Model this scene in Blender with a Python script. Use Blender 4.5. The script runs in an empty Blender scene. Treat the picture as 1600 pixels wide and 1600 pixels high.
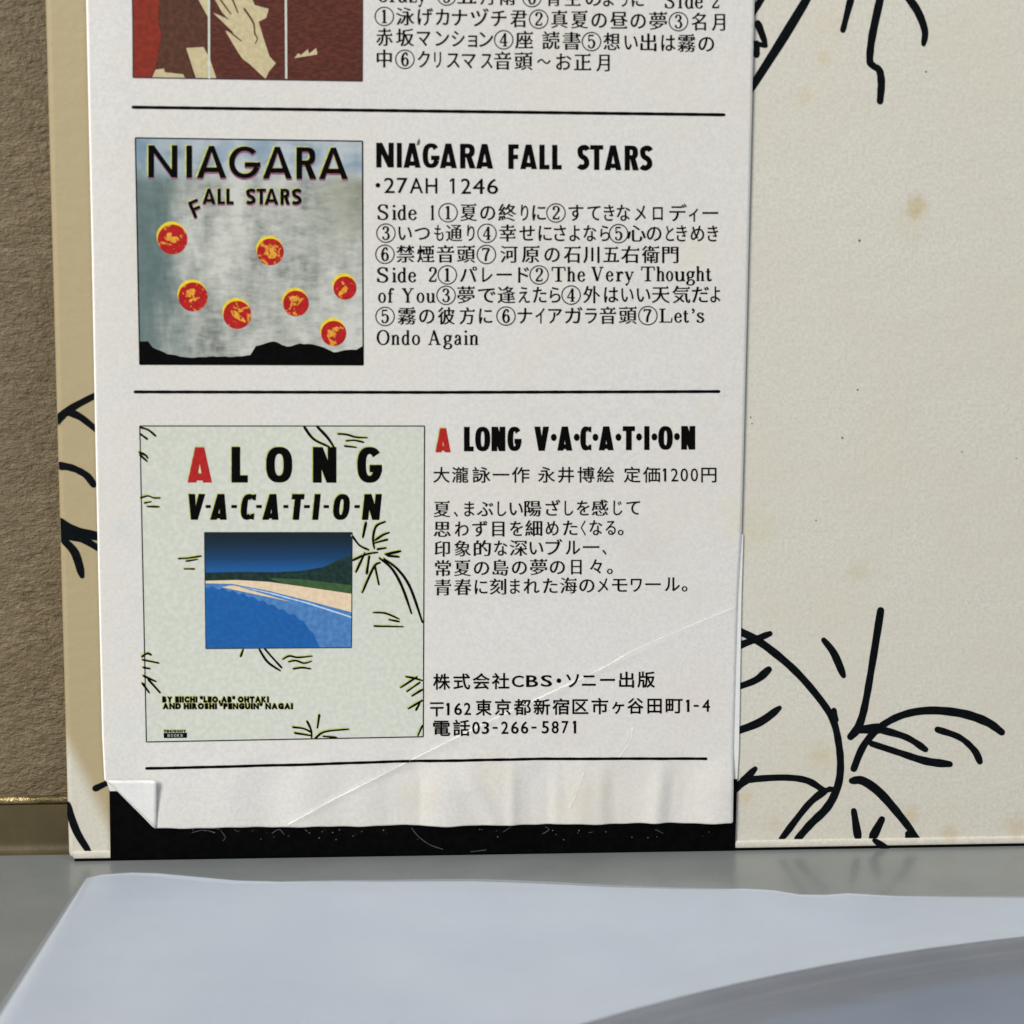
import bpy, math, random
from mathutils import Vector, Matrix
random.seed(7)
scene = bpy.context.scene
COL = scene.collection

# ------------------------------------------------------------------ camera
F = 3100.0                                   # focal length in photo pixels (photo 1600 wide)
def _n(v):
    return Vector(v).normalized()
_hy, _vx, _vy = 690.0, 609.0, 19500.0
_hx = 800 + (F * F + (_hy - 800) * (_vy - 800)) / (800 - _vx)
AX = _n((_hx - 800, _hy - 800, F))           # world X seen by the camera (right, down, forward)
DN = _n((_vx - 800, _vy - 800, F))
AX = (AX - DN * AX.dot(DN)).normalized()
UP = -DN
FW = UP.cross(AX)
R = Matrix((AX, FW, UP)).transposed()        # columns: images of the world axes
RT = R.transposed()
DIST = 0.222
def ray(px, py):
    return RT @ Vector((px - 800, py - 800, F)).normalized()
_r = ray(700, 1336)
CAM = Vector((0, -DIST, -_r.z / _r.y * DIST))
def on_front(px, py, off=0.0):               # a point on the upright plane y = -off
    d = ray(px, py); t = (-off - CAM.y) / d.y
    return CAM + d * t
def on_floor(px, py, h=0.0):                 # a point on the table plane z = h
    d = ray(px, py); t = (h - CAM.z) / d.z
    return CAM + d * t
def to_px(p):
    c = R @ (Vector(p) - CAM)
    return (800 + F * c.x / c.z, 800 + F * c.y / c.z)

cd = bpy.data.cameras.new('camera'); cam = bpy.data.objects.new('camera', cd); COL.objects.link(cam)
cd.sensor_width = 36.0; cd.lens = F / 1600 * 36.0
cd.clip_start = 0.01; cd.clip_end = 50
M = Matrix(((R[0][0], R[0][1], R[0][2]), (-R[1][0], -R[1][1], -R[1][2]), (-R[2][0], -R[2][1], -R[2][2]))).transposed()
cam.matrix_world = Matrix.Translation(CAM) @ M.to_4x4()
cd.dof.use_dof = True; cd.dof.focus_distance = 0.236; cd.dof.aperture_fstop = 36
scene.camera = cam

# ------------------------------------------------------------------ light
w = bpy.data.worlds.new('World'); scene.world = w; w.use_nodes = True
bg = w.node_tree.nodes['Background']; bg.inputs[0].default_value = (0.86, 0.93, 1.0, 1); bg.inputs[1].default_value = 0.32
def area(name, loc, target, size, power, col, sy=None):
    l = bpy.data.lights.new(name, 'AREA'); l.energy = power; l.color = col; l.size = size
    if sy: l.shape = 'RECTANGLE'; l.size_y = sy
    o = bpy.data.objects.new(name, l); COL.objects.link(o); o.location = loc
    o.rotation_euler = (Vector(target) - Vector(loc)).to_track_quat('-Z', 'Y').to_euler()
    return o
area('window_light', (-0.88, -0.92, 0.85), (0, 0, 0.05), 0.42, 27.0, (1.0, 0.975, 0.935), 0.9)
area('room_lamp', (0.9, -0.9, 0.9), (0.03, 0, 0.03), 0.5, 4.0, (0.85, 0.93, 1.0))
scene.view_settings.view_transform = 'Standard'; scene.view_settings.look = 'None'
scene.view_settings.exposure = 0.0; scene.view_settings.gamma = 1.0

# ------------------------------------------------------------------ materials
def srgb(r, g, b):
    f = lambda c: (c / 255 / 12.92) if c / 255 <= .04045 else ((c / 255 + .055) / 1.055) ** 2.4
    return (f(r), f(g), f(b), 1)
class N:
    def __init__(s, name):
        s.m = bpy.data.materials.new(name); s.m.use_nodes = True; s.t = s.m.node_tree; s.L = s.t.links
        s.b = s.t.nodes['Principled BSDF']; s.out = s.t.nodes['Material Output']
        s.co = s.t.nodes.new('ShaderNodeTexCoord').outputs['Object']
    def node(s, k, **kw):
        n = s.t.nodes.new(k)
        for a, v in kw.items(): setattr(n, a, v)
        return n
    def mapped(s, scale=(1, 1, 1), rot=(0, 0, 0), loc=(0, 0, 0)):
        n = s.node('ShaderNodeMapping'); n.inputs['Scale'].default_value = scale; n.inputs['Rotation'].default_value = rot
        n.inputs['Location'].default_value = loc
        s.L.new(s.co, n.inputs[0]); return n.outputs[0]
    def noise(s, scale, detail=3, rough=.5, vec=None, dist=0):
        n = s.node('ShaderNodeTexNoise'); n.inputs['Scale'].default_value = scale; n.inputs['Detail'].default_value = detail
        n.inputs['Roughness'].default_value = rough; n.inputs['Distortion'].default_value = dist
        s.L.new(vec or s.co, n.inputs['Vector']); return n.outputs[0]
    def ramp(s, fac, stops):
        n = s.node('ShaderNodeValToRGB'); e = n.color_ramp.elements
        while len(e) < len(stops): e.new(.5)
        for q, (p, c) in zip(e, stops): q.position = p; q.color = c
        s.L.new(fac, n.inputs[0]); return n.outputs[0]
    def mix(s, fac, a, b, mode='MIX'):
        n = s.node('ShaderNodeMix', data_type='RGBA', blend_type=mode)
        for i, v in ((0, fac), (6, a), (7, b)):
            if isinstance(v, (int, float)): n.inputs[i].default_value = v
            elif isinstance(v, tuple): n.inputs[i].default_value = v
            else: s.L.new(v, n.inputs[i])
        return n.outputs[2]
    def maprange(s, v, a, b, c=0., d=1.):
        n = s.node('ShaderNodeMapRange', interpolation_type='SMOOTHSTEP')
        for i, q in enumerate((a, b, c, d)): n.inputs[i + 1].default_value = q
        s.L.new(v, n.inputs[0]); return n.outputs[0]
    def math(s, op, a, b=0.):
        n = s.node('ShaderNodeMath', operation=op)
        for i, v in enumerate((a, b)):
            if isinstance(v, (int, float)): n.inputs[i].default_value = v
            else: s.L.new(v, n.inputs[i])
        return n.outputs[0]
    def sep(s, vec=None):
        n = s.node('ShaderNodeSeparateXYZ'); s.L.new(vec or s.co, n.inputs[0]); return n.outputs
    def bump(s, h, strength, dist):
        n = s.node('ShaderNodeBump'); n.inputs['Strength'].default_value = strength; n.inputs['Distance'].default_value = dist
        s.L.new(h, n.inputs['Height']); s.L.new(n.outputs[0], s.b.inputs['Normal']); return n
    def done(s, col=None, rough=.5, spec=.5, metal=0):
        if col is not None:
            if isinstance(col, tuple): s.b.inputs['Base Color'].default_value = col
            else: s.L.new(col, s.b.inputs['Base Color'])
        if isinstance(rough, (int, float)): s.b.inputs['Roughness'].default_value = rough
        else: s.L.new(rough, s.b.inputs['Roughness'])
        s.b.inputs['Specular IOR Level'].default_value = spec; s.b.inputs['Metallic'].default_value = metal
        return s.m

def paper(name, base, spots, grain=.035, rough=.48, spec=.4, yellow=None, emb=.11):
    n = N(name)
    c = n.mix(n.maprange(n.noise(2600, 2), .3, .7), srgb(*[v * (1 - grain) for v in base]), srgb(*[min(255, v * (1 + grain)) for v in base]))
    c = n.mix(n.maprange(n.noise(60, 4, .6), .35, .75, 0, .5), c, srgb(base[0], base[1] * .985, base[2] * .95))
    tot = None
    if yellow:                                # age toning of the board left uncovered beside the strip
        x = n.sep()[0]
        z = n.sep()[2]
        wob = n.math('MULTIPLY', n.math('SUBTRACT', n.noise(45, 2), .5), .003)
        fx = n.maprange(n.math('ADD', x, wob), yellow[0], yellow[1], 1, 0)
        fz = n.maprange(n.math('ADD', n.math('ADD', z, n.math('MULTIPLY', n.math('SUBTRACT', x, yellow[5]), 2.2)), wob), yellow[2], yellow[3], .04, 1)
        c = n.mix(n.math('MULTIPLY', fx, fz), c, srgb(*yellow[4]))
    for (px, py, r, col, k) in spots:
        p = on_front(px, py)
        d = n.node('ShaderNodeVectorMath', operation='DISTANCE'); n.L.new(n.co, d.inputs[0]); d.inputs[1].default_value = (p.x, 0, p.z)
        dd = n.math('ADD', d.outputs['Value'], n.math('MULTIPLY', n.math('SUBTRACT', n.noise(650 + r * 9000, 6, .72), .5), r * 2.2))
        f = n.maprange(dd, r * .05, r * 1.05, k * .52, 0)
        c = n.mix(f, c, srgb(*col))
    h = n.math('ADD', n.noise(900, 4, .6), n.math('MULTIPLY', n.noise(160, 3, .6, n.mapped((1, 1, 1.5), (0, .6, 0))), 1.6))
    n.bump(h, emb, .0004)
    return n.done(c, rough, spec)

def dust(n, c, scale=95, size=.022, col=(232, 232, 228), k=.75):
    v = n.node('ShaderNodeTexVoronoi'); v.inputs['Scale'].default_value = scale; n.L.new(n.co, v.inputs['Vector'])
    sp = n.node('ShaderNodeSeparateColor'); n.L.new(v.outputs['Color'], sp.inputs[0])
    m = n.math('MULTIPLY', n.maprange(v.outputs['Distance'], size * .4, size, k, 0), n.math('GREATER_THAN', sp.outputs[0], .45))
    return n.mix(m, c, srgb(*col))
def ink(name, col, rough=.38, spec=.45, grain=.12, mottled=None):
    n = N(name)
    c = n.mix(n.maprange(n.noise(1800, 3), .35, .7), srgb(*col), srgb(*[min(255, v * (1 + grain) + 4) for v in col]))
    if mottled: c = n.mix(n.maprange(n.noise(mottled[0], 3, .6, None, 1.2), mottled[1], mottled[1] + .04), c, srgb(*mottled[2]))
    n.bump(n.noise(900, 3), .08, .0003)
    return n.done(c, rough, spec)

# ------------------------------------------------------------------ object helpers
def mesh_obj(name, verts, faces, mat, parent=None, smooth=False, mats=None, fm=None):
    me = bpy.data.meshes.new(name); me.from_pydata([tuple(v) for v in verts], [], faces); me.update()
    if mats:
        for m_ in mats: me.materials.append(m_)
        me.polygons.foreach_set('material_index', fm)
    else: me.materials.append(mat)
    if smooth: me.polygons.foreach_set('use_smooth', [True] * len(me.polygons))
    o = bpy.data.objects.new(name, me); COL.objects.link(o)
    if parent is not None:
        o.parent = parent
        l = parent.location if parent.parent is None else Vector((0, 0, 0))
        o.location = -l
    return o
def thing(name, label, cat, loc):
    e = bpy.data.objects.new(name, None); COL.objects.link(e); e.location = loc; e.empty_display_size = .01
    e['label'] = label; e['category'] = cat
    return e
def spline(pts, n=8, closed=False):
    out = []; P_ = [Vector(p[:2]) for p in pts]; m = len(P_)
    for i in range(m if closed else m - 1):
        g = lambda k: P_[k % m] if closed else P_[min(max(k, 0), m - 1)]
        a, b, c, d = g(i - 1), g(i), g(i + 1), g(i + 2)
        for j in range(n):
            t = j / n
            out.append(.5 * ((2 * b) + (c - a) * t + (2 * a - 5 * b + 4 * c - d) * t * t + (3 * b - a - 3 * c + d) * t ** 3))
    if not closed: out.append(P_[-1])
    return out

def obi_h(x, y):
    """how far the paper strip stands off its flat plane (metres), from its printed position"""
    h = 0.0
    g = lambda d, s: math.exp(-(d / s) ** 2)
    # long diagonal crease
    def segd(ax, ay, bx, by):
        vx, vy = bx - ax, by - ay; L = math.hypot(vx, vy); t = ((x - ax) * vx + (y - ay) * vy) / L / L
        return ((x - ax) * vy - (y - ay) * vx) / L, t
    d, t = segd(448, 1288, 645, 1186)
    if -.02 < t <= 1: h += 7e-5 * g(d, 4.5); 
    d, t = segd(645, 1186, 1150, 948)
    if 0 < t < 1.05: h += 5.5e-5 * g(d, 4.0) * (1 - .6 * t)
    # secondary creases near the lower edge
    d, t = segd(988, 1140, 964, 1184)
    if 0 < t < 1: h += 3e-5 * g(d, 3.0)
    d, t = segd(912, 1200, 888, 1262)
    if 0 < t < 1: h += 3e-5 * g(d, 3.5)
    d, t = segd(1005, 780, 1018, 900)
    h += 3e-5 * g(d, 14) * g((t - .5), .5)
    # ripples that grow towards the free lower edge
    k = max(0.0, min(1.0, (y - 1168) / 70.0)); k = k * k * (3 - 2 * k)
    rip = (math.sin((x - 40) / 33.0) + .7 * math.sin((x + 90) / 17.3 + .5) + .5 * math.sin(x / 61.0 + 2)) * 3.6e-5
    rip += .62e-4 * g(x - 1030 + (y - 1240) * .1, 15) + .5e-4 * g(x - 742 - (y - 1230) * .5, 15) + .3e-4 * g(x - 800, 9) + .3e-4 * g(x - 868, 11) - .35e-4 * g(x - 652, 12) + .25e-4 * g(x - 940, 12)
    h += 5.6 * k * rip * (.35 + .65 * min(1, max(0, (x - 240) / 300.0)))
    h += 5e-5 * math.sin(x / 170 + y / 260) + 1.6e-5 * math.sin(x / 90 - y / 150 + 1)
    k2 = max(0.0, min(1.0, (y - 1000) / 280.0))
    h += 1.2e-4 * k2 * k2
    # left border rolls back slightly
    e = max(0.0, min(1.0, (205 - x + (y * -.0)) / 60.0))
    h -= .9e-4 * e * e
    return max(h, -1.0e-4)
OBI0 = 4.7e-4
def obi_pt(x, y, eps=4e-5):
    p = on_front(x, y, OBI0)
    return Vector((p.x, -(OBI0 + obi_h(x, y) + eps), p.z))
def jac_pt(x, y, eps=4e-5):
    return on_front(x, y, eps)

class Ink:
    """flat print: polygons in photo positions laid on a surface"""
    def __init__(s, surf, eps=4e-5): s.v = []; s.f = []; s.surf = surf; s.eps = eps; s.k = 0
    def poly(s, pts):
        s.k += 1; e = s.eps + (s.k % 6) * 1.2e-6; b = len(s.v)
        pts = list(pts)
        s.v += [s.surf(p[0], p[1], e) for p in pts]; s.f.append(list(range(b, b + len(pts))))
    def tris(s, pts, faces):
        b = len(s.v); s.v += [s.surf(p[0], p[1], s.eps) for p in pts]; s.f += [[b + i for i in f] for f in faces]
    def ribbon(s, pts, widths, caps=True):
        s.k += 1; e = s.eps + (s.k % 6) * 1.2e-6; b = len(s.v); n = len(pts); L = []; Rr = []
        for i, p in enumerate(pts):
            q = pts[min(i + 1, n - 1)] - pts[max(i - 1, 0)]
            if q.length < 1e-9: q = Vector((1, 0))
            q.normalize(); nn = Vector((-q.y, q.x)) * (widths[i] / 2)
            L.append(p + nn); Rr.append(p - nn)
        s.v += [s.surf(p.x, p.y, e) for p in L + Rr]
        for i in range(n - 1): s.f.append([b + i, b + i + 1, b + n + i + 1, b + n + i])
        if caps:
            for idx in (0, n - 1):
                c = pts[idx]; r = widths[idx] / 2; s.k += 1
                s.poly([(c.x + r * math.cos(a * .5236), c.y + r * math.sin(a * .5236)) for a in range(12)])
    def ring(s, cx, cy, rx, ry, t, n=40):
        b = len(s.v)
        for r in (0, 1):
            for i in range(n):
                a = i * 2 * math.pi / n
                s.v.append(s.surf(cx + (rx - r * t) * math.cos(a), cy + (ry - r * t) * math.sin(a), s.eps))
        for i in range(n): s.f.append([b + i, b + (i + 1) % n, b + n + (i + 1) % n, b + n + i])
    def build(s, name, mat, parent): return mesh_obj(name, s.v, s.f, mat, parent)

# ------------------------------------------------------------------ lettering
_cache = {}
def font_glyph(ch, off, dx, serif):
    """outline of one character of the built-in face; off = all round growth, dx = more growth sideways (mincho look)"""
    key = (ch, off, dx, serif)
    if key in _cache: return _cache[key]
    cu = bpy.data.curves.new('glyph', 'FONT'); cu.body = ch; cu.resolution_u = 3
    o = bpy.data.objects.new('glyph', cu); COL.objects.link(o)
    bpy.context.view_layer.update()
    me = o.evaluated_get(bpy.context.evaluated_depsgraph_get()).to_mesh()
    idx = {}; pts = []; mp = []
    for v in me.vertices:
        k = (round(v.co.x, 4), round(v.co.y, 4))
        if k not in idx: idx[k] = len(pts); pts.append([v.co.x, v.co.y])
        mp.append(idx[k])
    faces = [[mp[i] for i in p.vertices] for p in me.polygons]
    faces = [f for f in faces if len(set(f)) == len(f)]
    o.to_mesh_clear(); bpy.data.objects.remove(o); bpy.data.curves.remove(cu)
    cnt = {}
    for f in faces:
        ar = sum(pts[f[i]][0] * pts[f[(i + 1) % len(f)]][1] - pts[f[(i + 1) % len(f)]][0] * pts[f[i]][1] for i in range(len(f)))
        if ar < 0: f.reverse()
        for i in range(len(f)): cnt[(f[i], f[(i + 1) % len(f)])] = 1
    bd = [(a, b) for (a, b) in cnt if (b, a) not in cnt]
    nx = [0.0] * len(pts); ny = [0.0] * len(pts); extra = []
    for a, b in bd:
        ex, ey = pts[b][0] - pts[a][0], pts[b][1] - pts[a][1]; l = math.hypot(ex, ey) or 1
        for q in (a, b): nx[q] += ey / l; ny[q] -= ex / l
        if serif and ey / l > .93 and .02 < l < .085:
            pa = [q for q in bd if q[1] == a]; pb = [q for q in bd if q[0] == b]
            if pa and pb:
                ux = pts[a][0] - pts[pa[0][0]][0]; uy = pts[a][1] - pts[pa[0][0]][1]
                wx = pts[pb[0][1]][0] - pts[b][0]; wy = pts[pb[0][1]][1] - pts[b][1]
                if ux > .12 and abs(uy) < .3 * ux and wx < -.12 and abs(wy) < .3 * -wx: extra.append(b)
    for i, p in enumerate(pts):
        l = math.hypot(nx[i], ny[i])
        if l > .05:
            m_ = min(1.5, 2 / l); ux, uy = nx[i] / l * m_, ny[i] / l * m_
            p[0] += ux * (off + dx); p[1] += uy * off
    for b in extra:
        x, y = pts[b]; k = len(pts)
        pts += [[x + .016, y - .035], [x - .04, y + .072], [x - .13, y - .004]]; faces.append([k, k + 1, k + 2])
    xs = [p[0] for p in pts]; r = (pts, faces, min(xs), max(xs)) if pts else None
    _cache[key] = r
    return r
EMC = 0.36          # height of the middle of the character cell above its baseline
def cjk(ink_, ch, x0, x1, yc, em, style):
    off, dx, serif = {'mincho': (-.003, .024, True), 'gothic': (.009, .0, False), 'bold': (.018, .0, False)}[style]
    if style == 'mincho' and (ord(ch) < 0x3100 or ch == '々'): off, dx, serif = (.005, .011, False)
    g = font_glyph(ch, off, dx, serif)
    if not g: return
    pts, faces, a, b = g; sx = (x1 - x0) / (b - a)
    if ch in 'ー一': sx = (x1 - x0) / (b - a)
    ink_.tris([(x0 + (p[0] - a) * sx, yc - (p[1] - EMC) * em) for p in pts], faces)
def latin(ink_, ch, x0, x1, ytop, ybase, off=0.0, dx=0.0):
    if ch == '1':
        w1 = 3.3 + off * 40; ink_.poly([(x1 - w1, ytop), (x1, ytop), (x1, ybase), (x1 - w1, ybase)]); h1 = ybase - ytop
        ink_.poly([(x1 - w1 - .4, ytop), (x1 - w1 * .4, ytop), (x1 - w1 * .5, ytop + h1 * .1), (x0, ytop + h1 * .25), (x0, ytop + h1 * .14)]); return
    g = font_glyph(ch, off, dx, False)
    pts, faces, a, b = g; ys = [p[1] for p in pts]; lo, hi = min(ys), max(ys)
    sx = (x1 - x0) / (b - a); sy = (ybase - ytop) / (hi - lo)
    ink_.tris([(x0 + (p[0] - a) * sx, ybase - (p[1] - lo) * sy) for p in pts], faces)

THK, THN = 16.5, 7.8
def _ell(cx, cy, rx, ry): return [(cx + rx * math.cos(i * math.pi / 5), cy + ry * math.sin(i * math.pi / 5)) for i in range(11)]
SG = {
 'S': [('a', [(62,78),(56,93),(38,98),(18,93),(9,76),(18,60),(36,51),(56,40),(64,24),(54,6),(34,1),(14,7),(6,22)]), ('t', [(64,98),(64,70)]), ('t', [(5,2),(5,30)])],
 'i': [('T', [(16,0),(16,64)]), ('s', [(0,2.5),(32,2.5)]), ('s', [(2,62),(16,62)]), ('o', (14,90,9))],
 'd': [('T', [(50,0),(50,99)]), ('s', [(36,96),(50,96)]), ('s', [(50,2.5),(66,2.5)]), ('a', [(50,52),(38,65),(22,64),(9,50),(6,33),(10,14),(22,1),(38,3),(50,16)])],
 'e': [('t', [(8,37),(54,37)]), ('a', [(54,37),(51,54),(34,66),(15,57),(7,34),(14,10),(34,1),(48,6),(58,19)])],
 'T': [('T', [(40,0),(40,98)]), ('s', [(20,2.5),(60,2.5)]), ('s', [(0,95)  ,(80,95)]), ('t', [(2,96),(1,72)]), ('t', [(78,96),(79,72)])],
 'h': [('T', [(14,0),(14,99)]), ('s', [(0,96),(14,96)]), ('s', [(0,2.5),(29,2.5)]), ('a', [(14,46),(26,61),(40,65),(52,55),(53,40)]), ('T', [(53,44),(53,0)]), ('s', [(39,2.5),(68,2.5)])],
 'n': [('T', [(14,0),(14,64)]), ('s', [(0,62),(14,62)]), ('s', [(0,2.5),(29,2.5)]), ('a', [(14,46),(26,61),(40,65),(52,55),(53,40)]), ('T', [(53,44),(53,0)]), ('s', [(39,2.5),(68,2.5)])],
 'u': [('T', [(14,64),(14,20)]), ('a', [(14,24),(18,6),(30,1),(44,6),(53,20)]), ('T', [(53,64),(53,0)]), ('s', [(0,62),(14,62)]), ('s', [(39,62),(53,62)]), ('s', [(53,2.5),(67,2.5)])],
 'r': [('T', [(16,0),(16,64)]), ('s', [(0,62),(16,62)]), ('s', [(0,2.5),(34,2.5)]), ('a', [(16,38),(26,57),(40,65)]), ('o', (43,57,8))],
 'o': [('a', _ell(32,33,26,32))],
 'O': [('a', _ell(46,49.5,39,48))],
 'y': [('T', [(12,62),(33,8)]), ('t', [(58,62),(33,4),(22,-20)]), ('o', (14,-22,8)), ('t', [(22,-20),(14,-27)]), ('s', [(0,62),(24,62)]), ('s', [(46,62),(68,62)])],
 'V': [('T', [(14,96),(42,4)]), ('t', [(42,2),(70,96)]), ('s', [(0,95),(30,95)]), ('s', [(57,95),(84,95)])],
 'Y': [('T', [(14,96),(42,50)]), ('t', [(42,48),(70,96)]), ('T', [(42,52),(42,0)]), ('s', [(0,95),(30,95)]), ('s', [(57,95),(84,95)]), ('s', [(26,2.5),(58,2.5)])],
 'A': [('t', [(40,98),(12,2)]), ('T', [(38,98),(70,2)]), ('t', [(20,33),(60,33)]), ('s', [(0,2.5),(26,2.5)]), ('s', [(54,2.5),(86,2.5)])],
 'g': [('a', _ell(27,43,20,21)), ('a', [(16,24),(10,16),(18,9),(42,7),(54,-6),(46,-22),(24,-27),(5,-19),(8,-5),(20,5)]), ('t', [(42,58),(52,65)]), ('o', (55,60,6))],
 'a': [('a', [(10,50),(18,63),(32,65),(43,55),(45,40)]), ('T', [(45,46),(45,8)]), ('a', [(45,39),(25,34),(9,24),(8,8),(20,1),(34,6),(45,18)]), ('s', [(45,3),(60,5)]), ('o', (12,50,7))],
 't': [('T', [(18,84),(18,14)]), ('a', [(18,18),(22,4),(32,1),(44,12)]), ('s', [(0,62),(40,62)])],
 'f': [('T', [(18,0),(18,76)]), ('a', [(18,72),(24,92),(38,99)]), ('o', (43,91,8)), ('s', [(0,62),(38,62)]), ('s', [(2,2.5),(38,2.5)])],
 's': [('a', [(46,52),(40,62),(26,66),(12,60),(9,48),(22,38),(40,30),(50,18),(42,4),(26,0),(12,4),(5,15)]), ('t', [(48,66),(48,47)]), ('t', [(4,0),(4,19)])],
 'L': [('T', [(18,0),(18,98)]), ('s', [(0,95),(38,95)]), ('s', [(0,3),(74,3)]), ('t', [(75,0),(77,32)])],
 'C': [('a', [(68,70),(58,90),(42,98),(18,87),(7,50),(18,13),(42,1),(60,9),(70,28)]), ('t', [(70,98),(70,68)])],
 'z': [('t', [(2,63),(50,63)]), ('T', [(47,62),(8,4)]), ('t', [(4,3),(54,3)]), ('t', [(4,64),(3,46)]), ('t', [(54,2),(55,20)])],
 "'": [('o', (10,90,9)), ('t', [(17,90),(14,74),(6,66)])],
 '1': [('T', [(20,0),(20,98)]), ('t', [(4,84),(20,97)]), ('s', [(2,2.5),(38,2.5)])],
 '2': [('a', [(10,76),(16,92),(32,98),(50,90),(54,72),(42,50),(20,26),(6,6)]), ('w', [(5,6),(54,6)]), ('t', [(54,2),(57,24)]), ('o', (13,77,8))],
 '3': [('a', [(10,82),(26,97),(44,92),(50,76),(42,59),(24,53)]), ('a', [(24,53),(46,47),(56,27),(46,6),(26,1),(8,13)]), ('o', (12,80,7)), ('o', (11,18,7))],
 '4': [('T', [(42,0),(42,98)]), ('t', [(42,98),(3,30)]), ('t', [(2,29),(62,29)]), ('s', [(26,2.5),(58,2.5)])],
 '5': [('w', [(11,94),(50,94)]), ('t', [(12,96),(11,52)]), ('a', [(11,52),(28,63),(47,56),(55,32),(45,8),(26,1),(8,13)]), ('o', (11,18,7))],
 '6': [('a', [(50,84),(38,98),(20,86),(9,56),(9,28),(20,5),(34,1),(50,12),(54,32),(46,53),(32,58),(16,48),(9,32)]), ('o', (48,82,7))],
 '7': [('w', [(4,92),(56,92)]), ('a', [(57,92),(40,60),(30,30),(28,0)]), ('t', [(4,97),(3,76)])],
}
def serif_glyph(ink_, ch, x0, x1, ytop, ybase, wt=1.0):
    """one letter of a modern-style roman face, ytop to ybase being the height of a capital"""
    sc = (ybase - ytop) / 100.0; prims = []
    xs = []
    for kind, d in SG[ch]:
        if kind == 'o': prims.append((kind, d)); xs += [d[0] - d[2], d[0] + d[2]]; continue
        if kind == 'a':
            p = spline(d, 6); ws = []
            for i in range(len(p)):
                q = p[min(i + 1, len(p) - 1)] - p[max(i - 1, 0)]; s_ = abs(q.y) / (q.length or 1)
                if ch in 'Ss' : s_ = max(s_, .95 if 22 < abs(p[i].y - (49 if ch == 'S' else 33)) * 0 + 22.1 and abs(p[i].y - (49 if ch == 'S' else 33)) < (16 if ch == 'S' else 11) else 0)
                if ch == '2' and p[i].y < 60: s_ = max(.3, s_ * .8)
                ws.append(THN + (THK * wt - THN) * s_ ** 1.7)
        else:
            p = [Vector(q) for q in d]; wv = {'T': THK * wt, 't': THN, 's': THN * .9, 'w': 11.5}[kind]; ws = [wv] * len(p)
        prims.append((kind, p, ws))
        for q, v in zip(p, ws): xs += [q.x - (v / 2 if kind in 'aT' else 0), q.x + (v / 2 if kind in 'aT' else 0)]
    a, b = min(xs), max(xs); sx = (x1 - x0) / (b - a)
    for pr in prims:
        if pr[0] == 'o':
            cx, cy, r = pr[1]; X = x0 + (cx - a) * sx; Y = ybase - cy * sc
            ink_.poly([(X + r * sc * math.cos(i * .628), Y + r * sc * math.sin(i * .628)) for i in range(10)])
        else:
            kf = (sc + sx) / 2
            pts = [Vector((x0 + (q.x - a) * sx, ybase - q.y * sc)) for q in pr[1]]
            ink_.ribbon(pts, [v * kf for v in pr[2]], caps=False)
def circled(ink_, d, cx, cy, r=15.2):
    ink_.ring(cx, cy, r, r, 1.6)
    wd = 4.0 if d == '1' else 6.0
    serif_glyph(ink_, d, cx - wd, cx + wd, cy - 10.8, cy + 10.2, 1.05)

def _se(cx, cy, rx, ry, a, e=2.5):
    c, s_ = math.cos(a), math.sin(a)
    return (cx + rx * math.copysign(abs(c) ** (2 / e), c), cy - ry * math.copysign(abs(s_) ** (2 / e), s_))
def arc_band(w_, h, t, a0, a1, n=28, ty=.8, e=2.4):
    polys = []; cx, cy = w_ / 2, h / 2
    for i in range(n):
        A = math.radians(a0 + (a1 - a0) * i / n); B = math.radians(a0 + (a1 - a0) * (i + 1) / n)
        polys.append([_se(cx, cy, cx, cy, A, e), _se(cx, cy, cx, cy, B, e), _se(cx, cy, cx - t, cy - t * ty, B, e), _se(cx, cy, cx - t, cy - t * ty, A, e)])
    return polys
def thick_line(pts, t, n=6):
    p = spline(pts, n); out = []; L = []; Rr = []
    for i, q in enumerate(p):
        d = (p[min(i + 1, len(p) - 1)] - p[max(i - 1, 0)]).normalized(); nn = Vector((-d.y, d.x)) * t / 2
        L.append(q + nn); Rr.append(q - nn)
    return [[L[i], L[i + 1], Rr[i + 1], Rr[i]] for i in range(len(p) - 1)]
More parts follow.
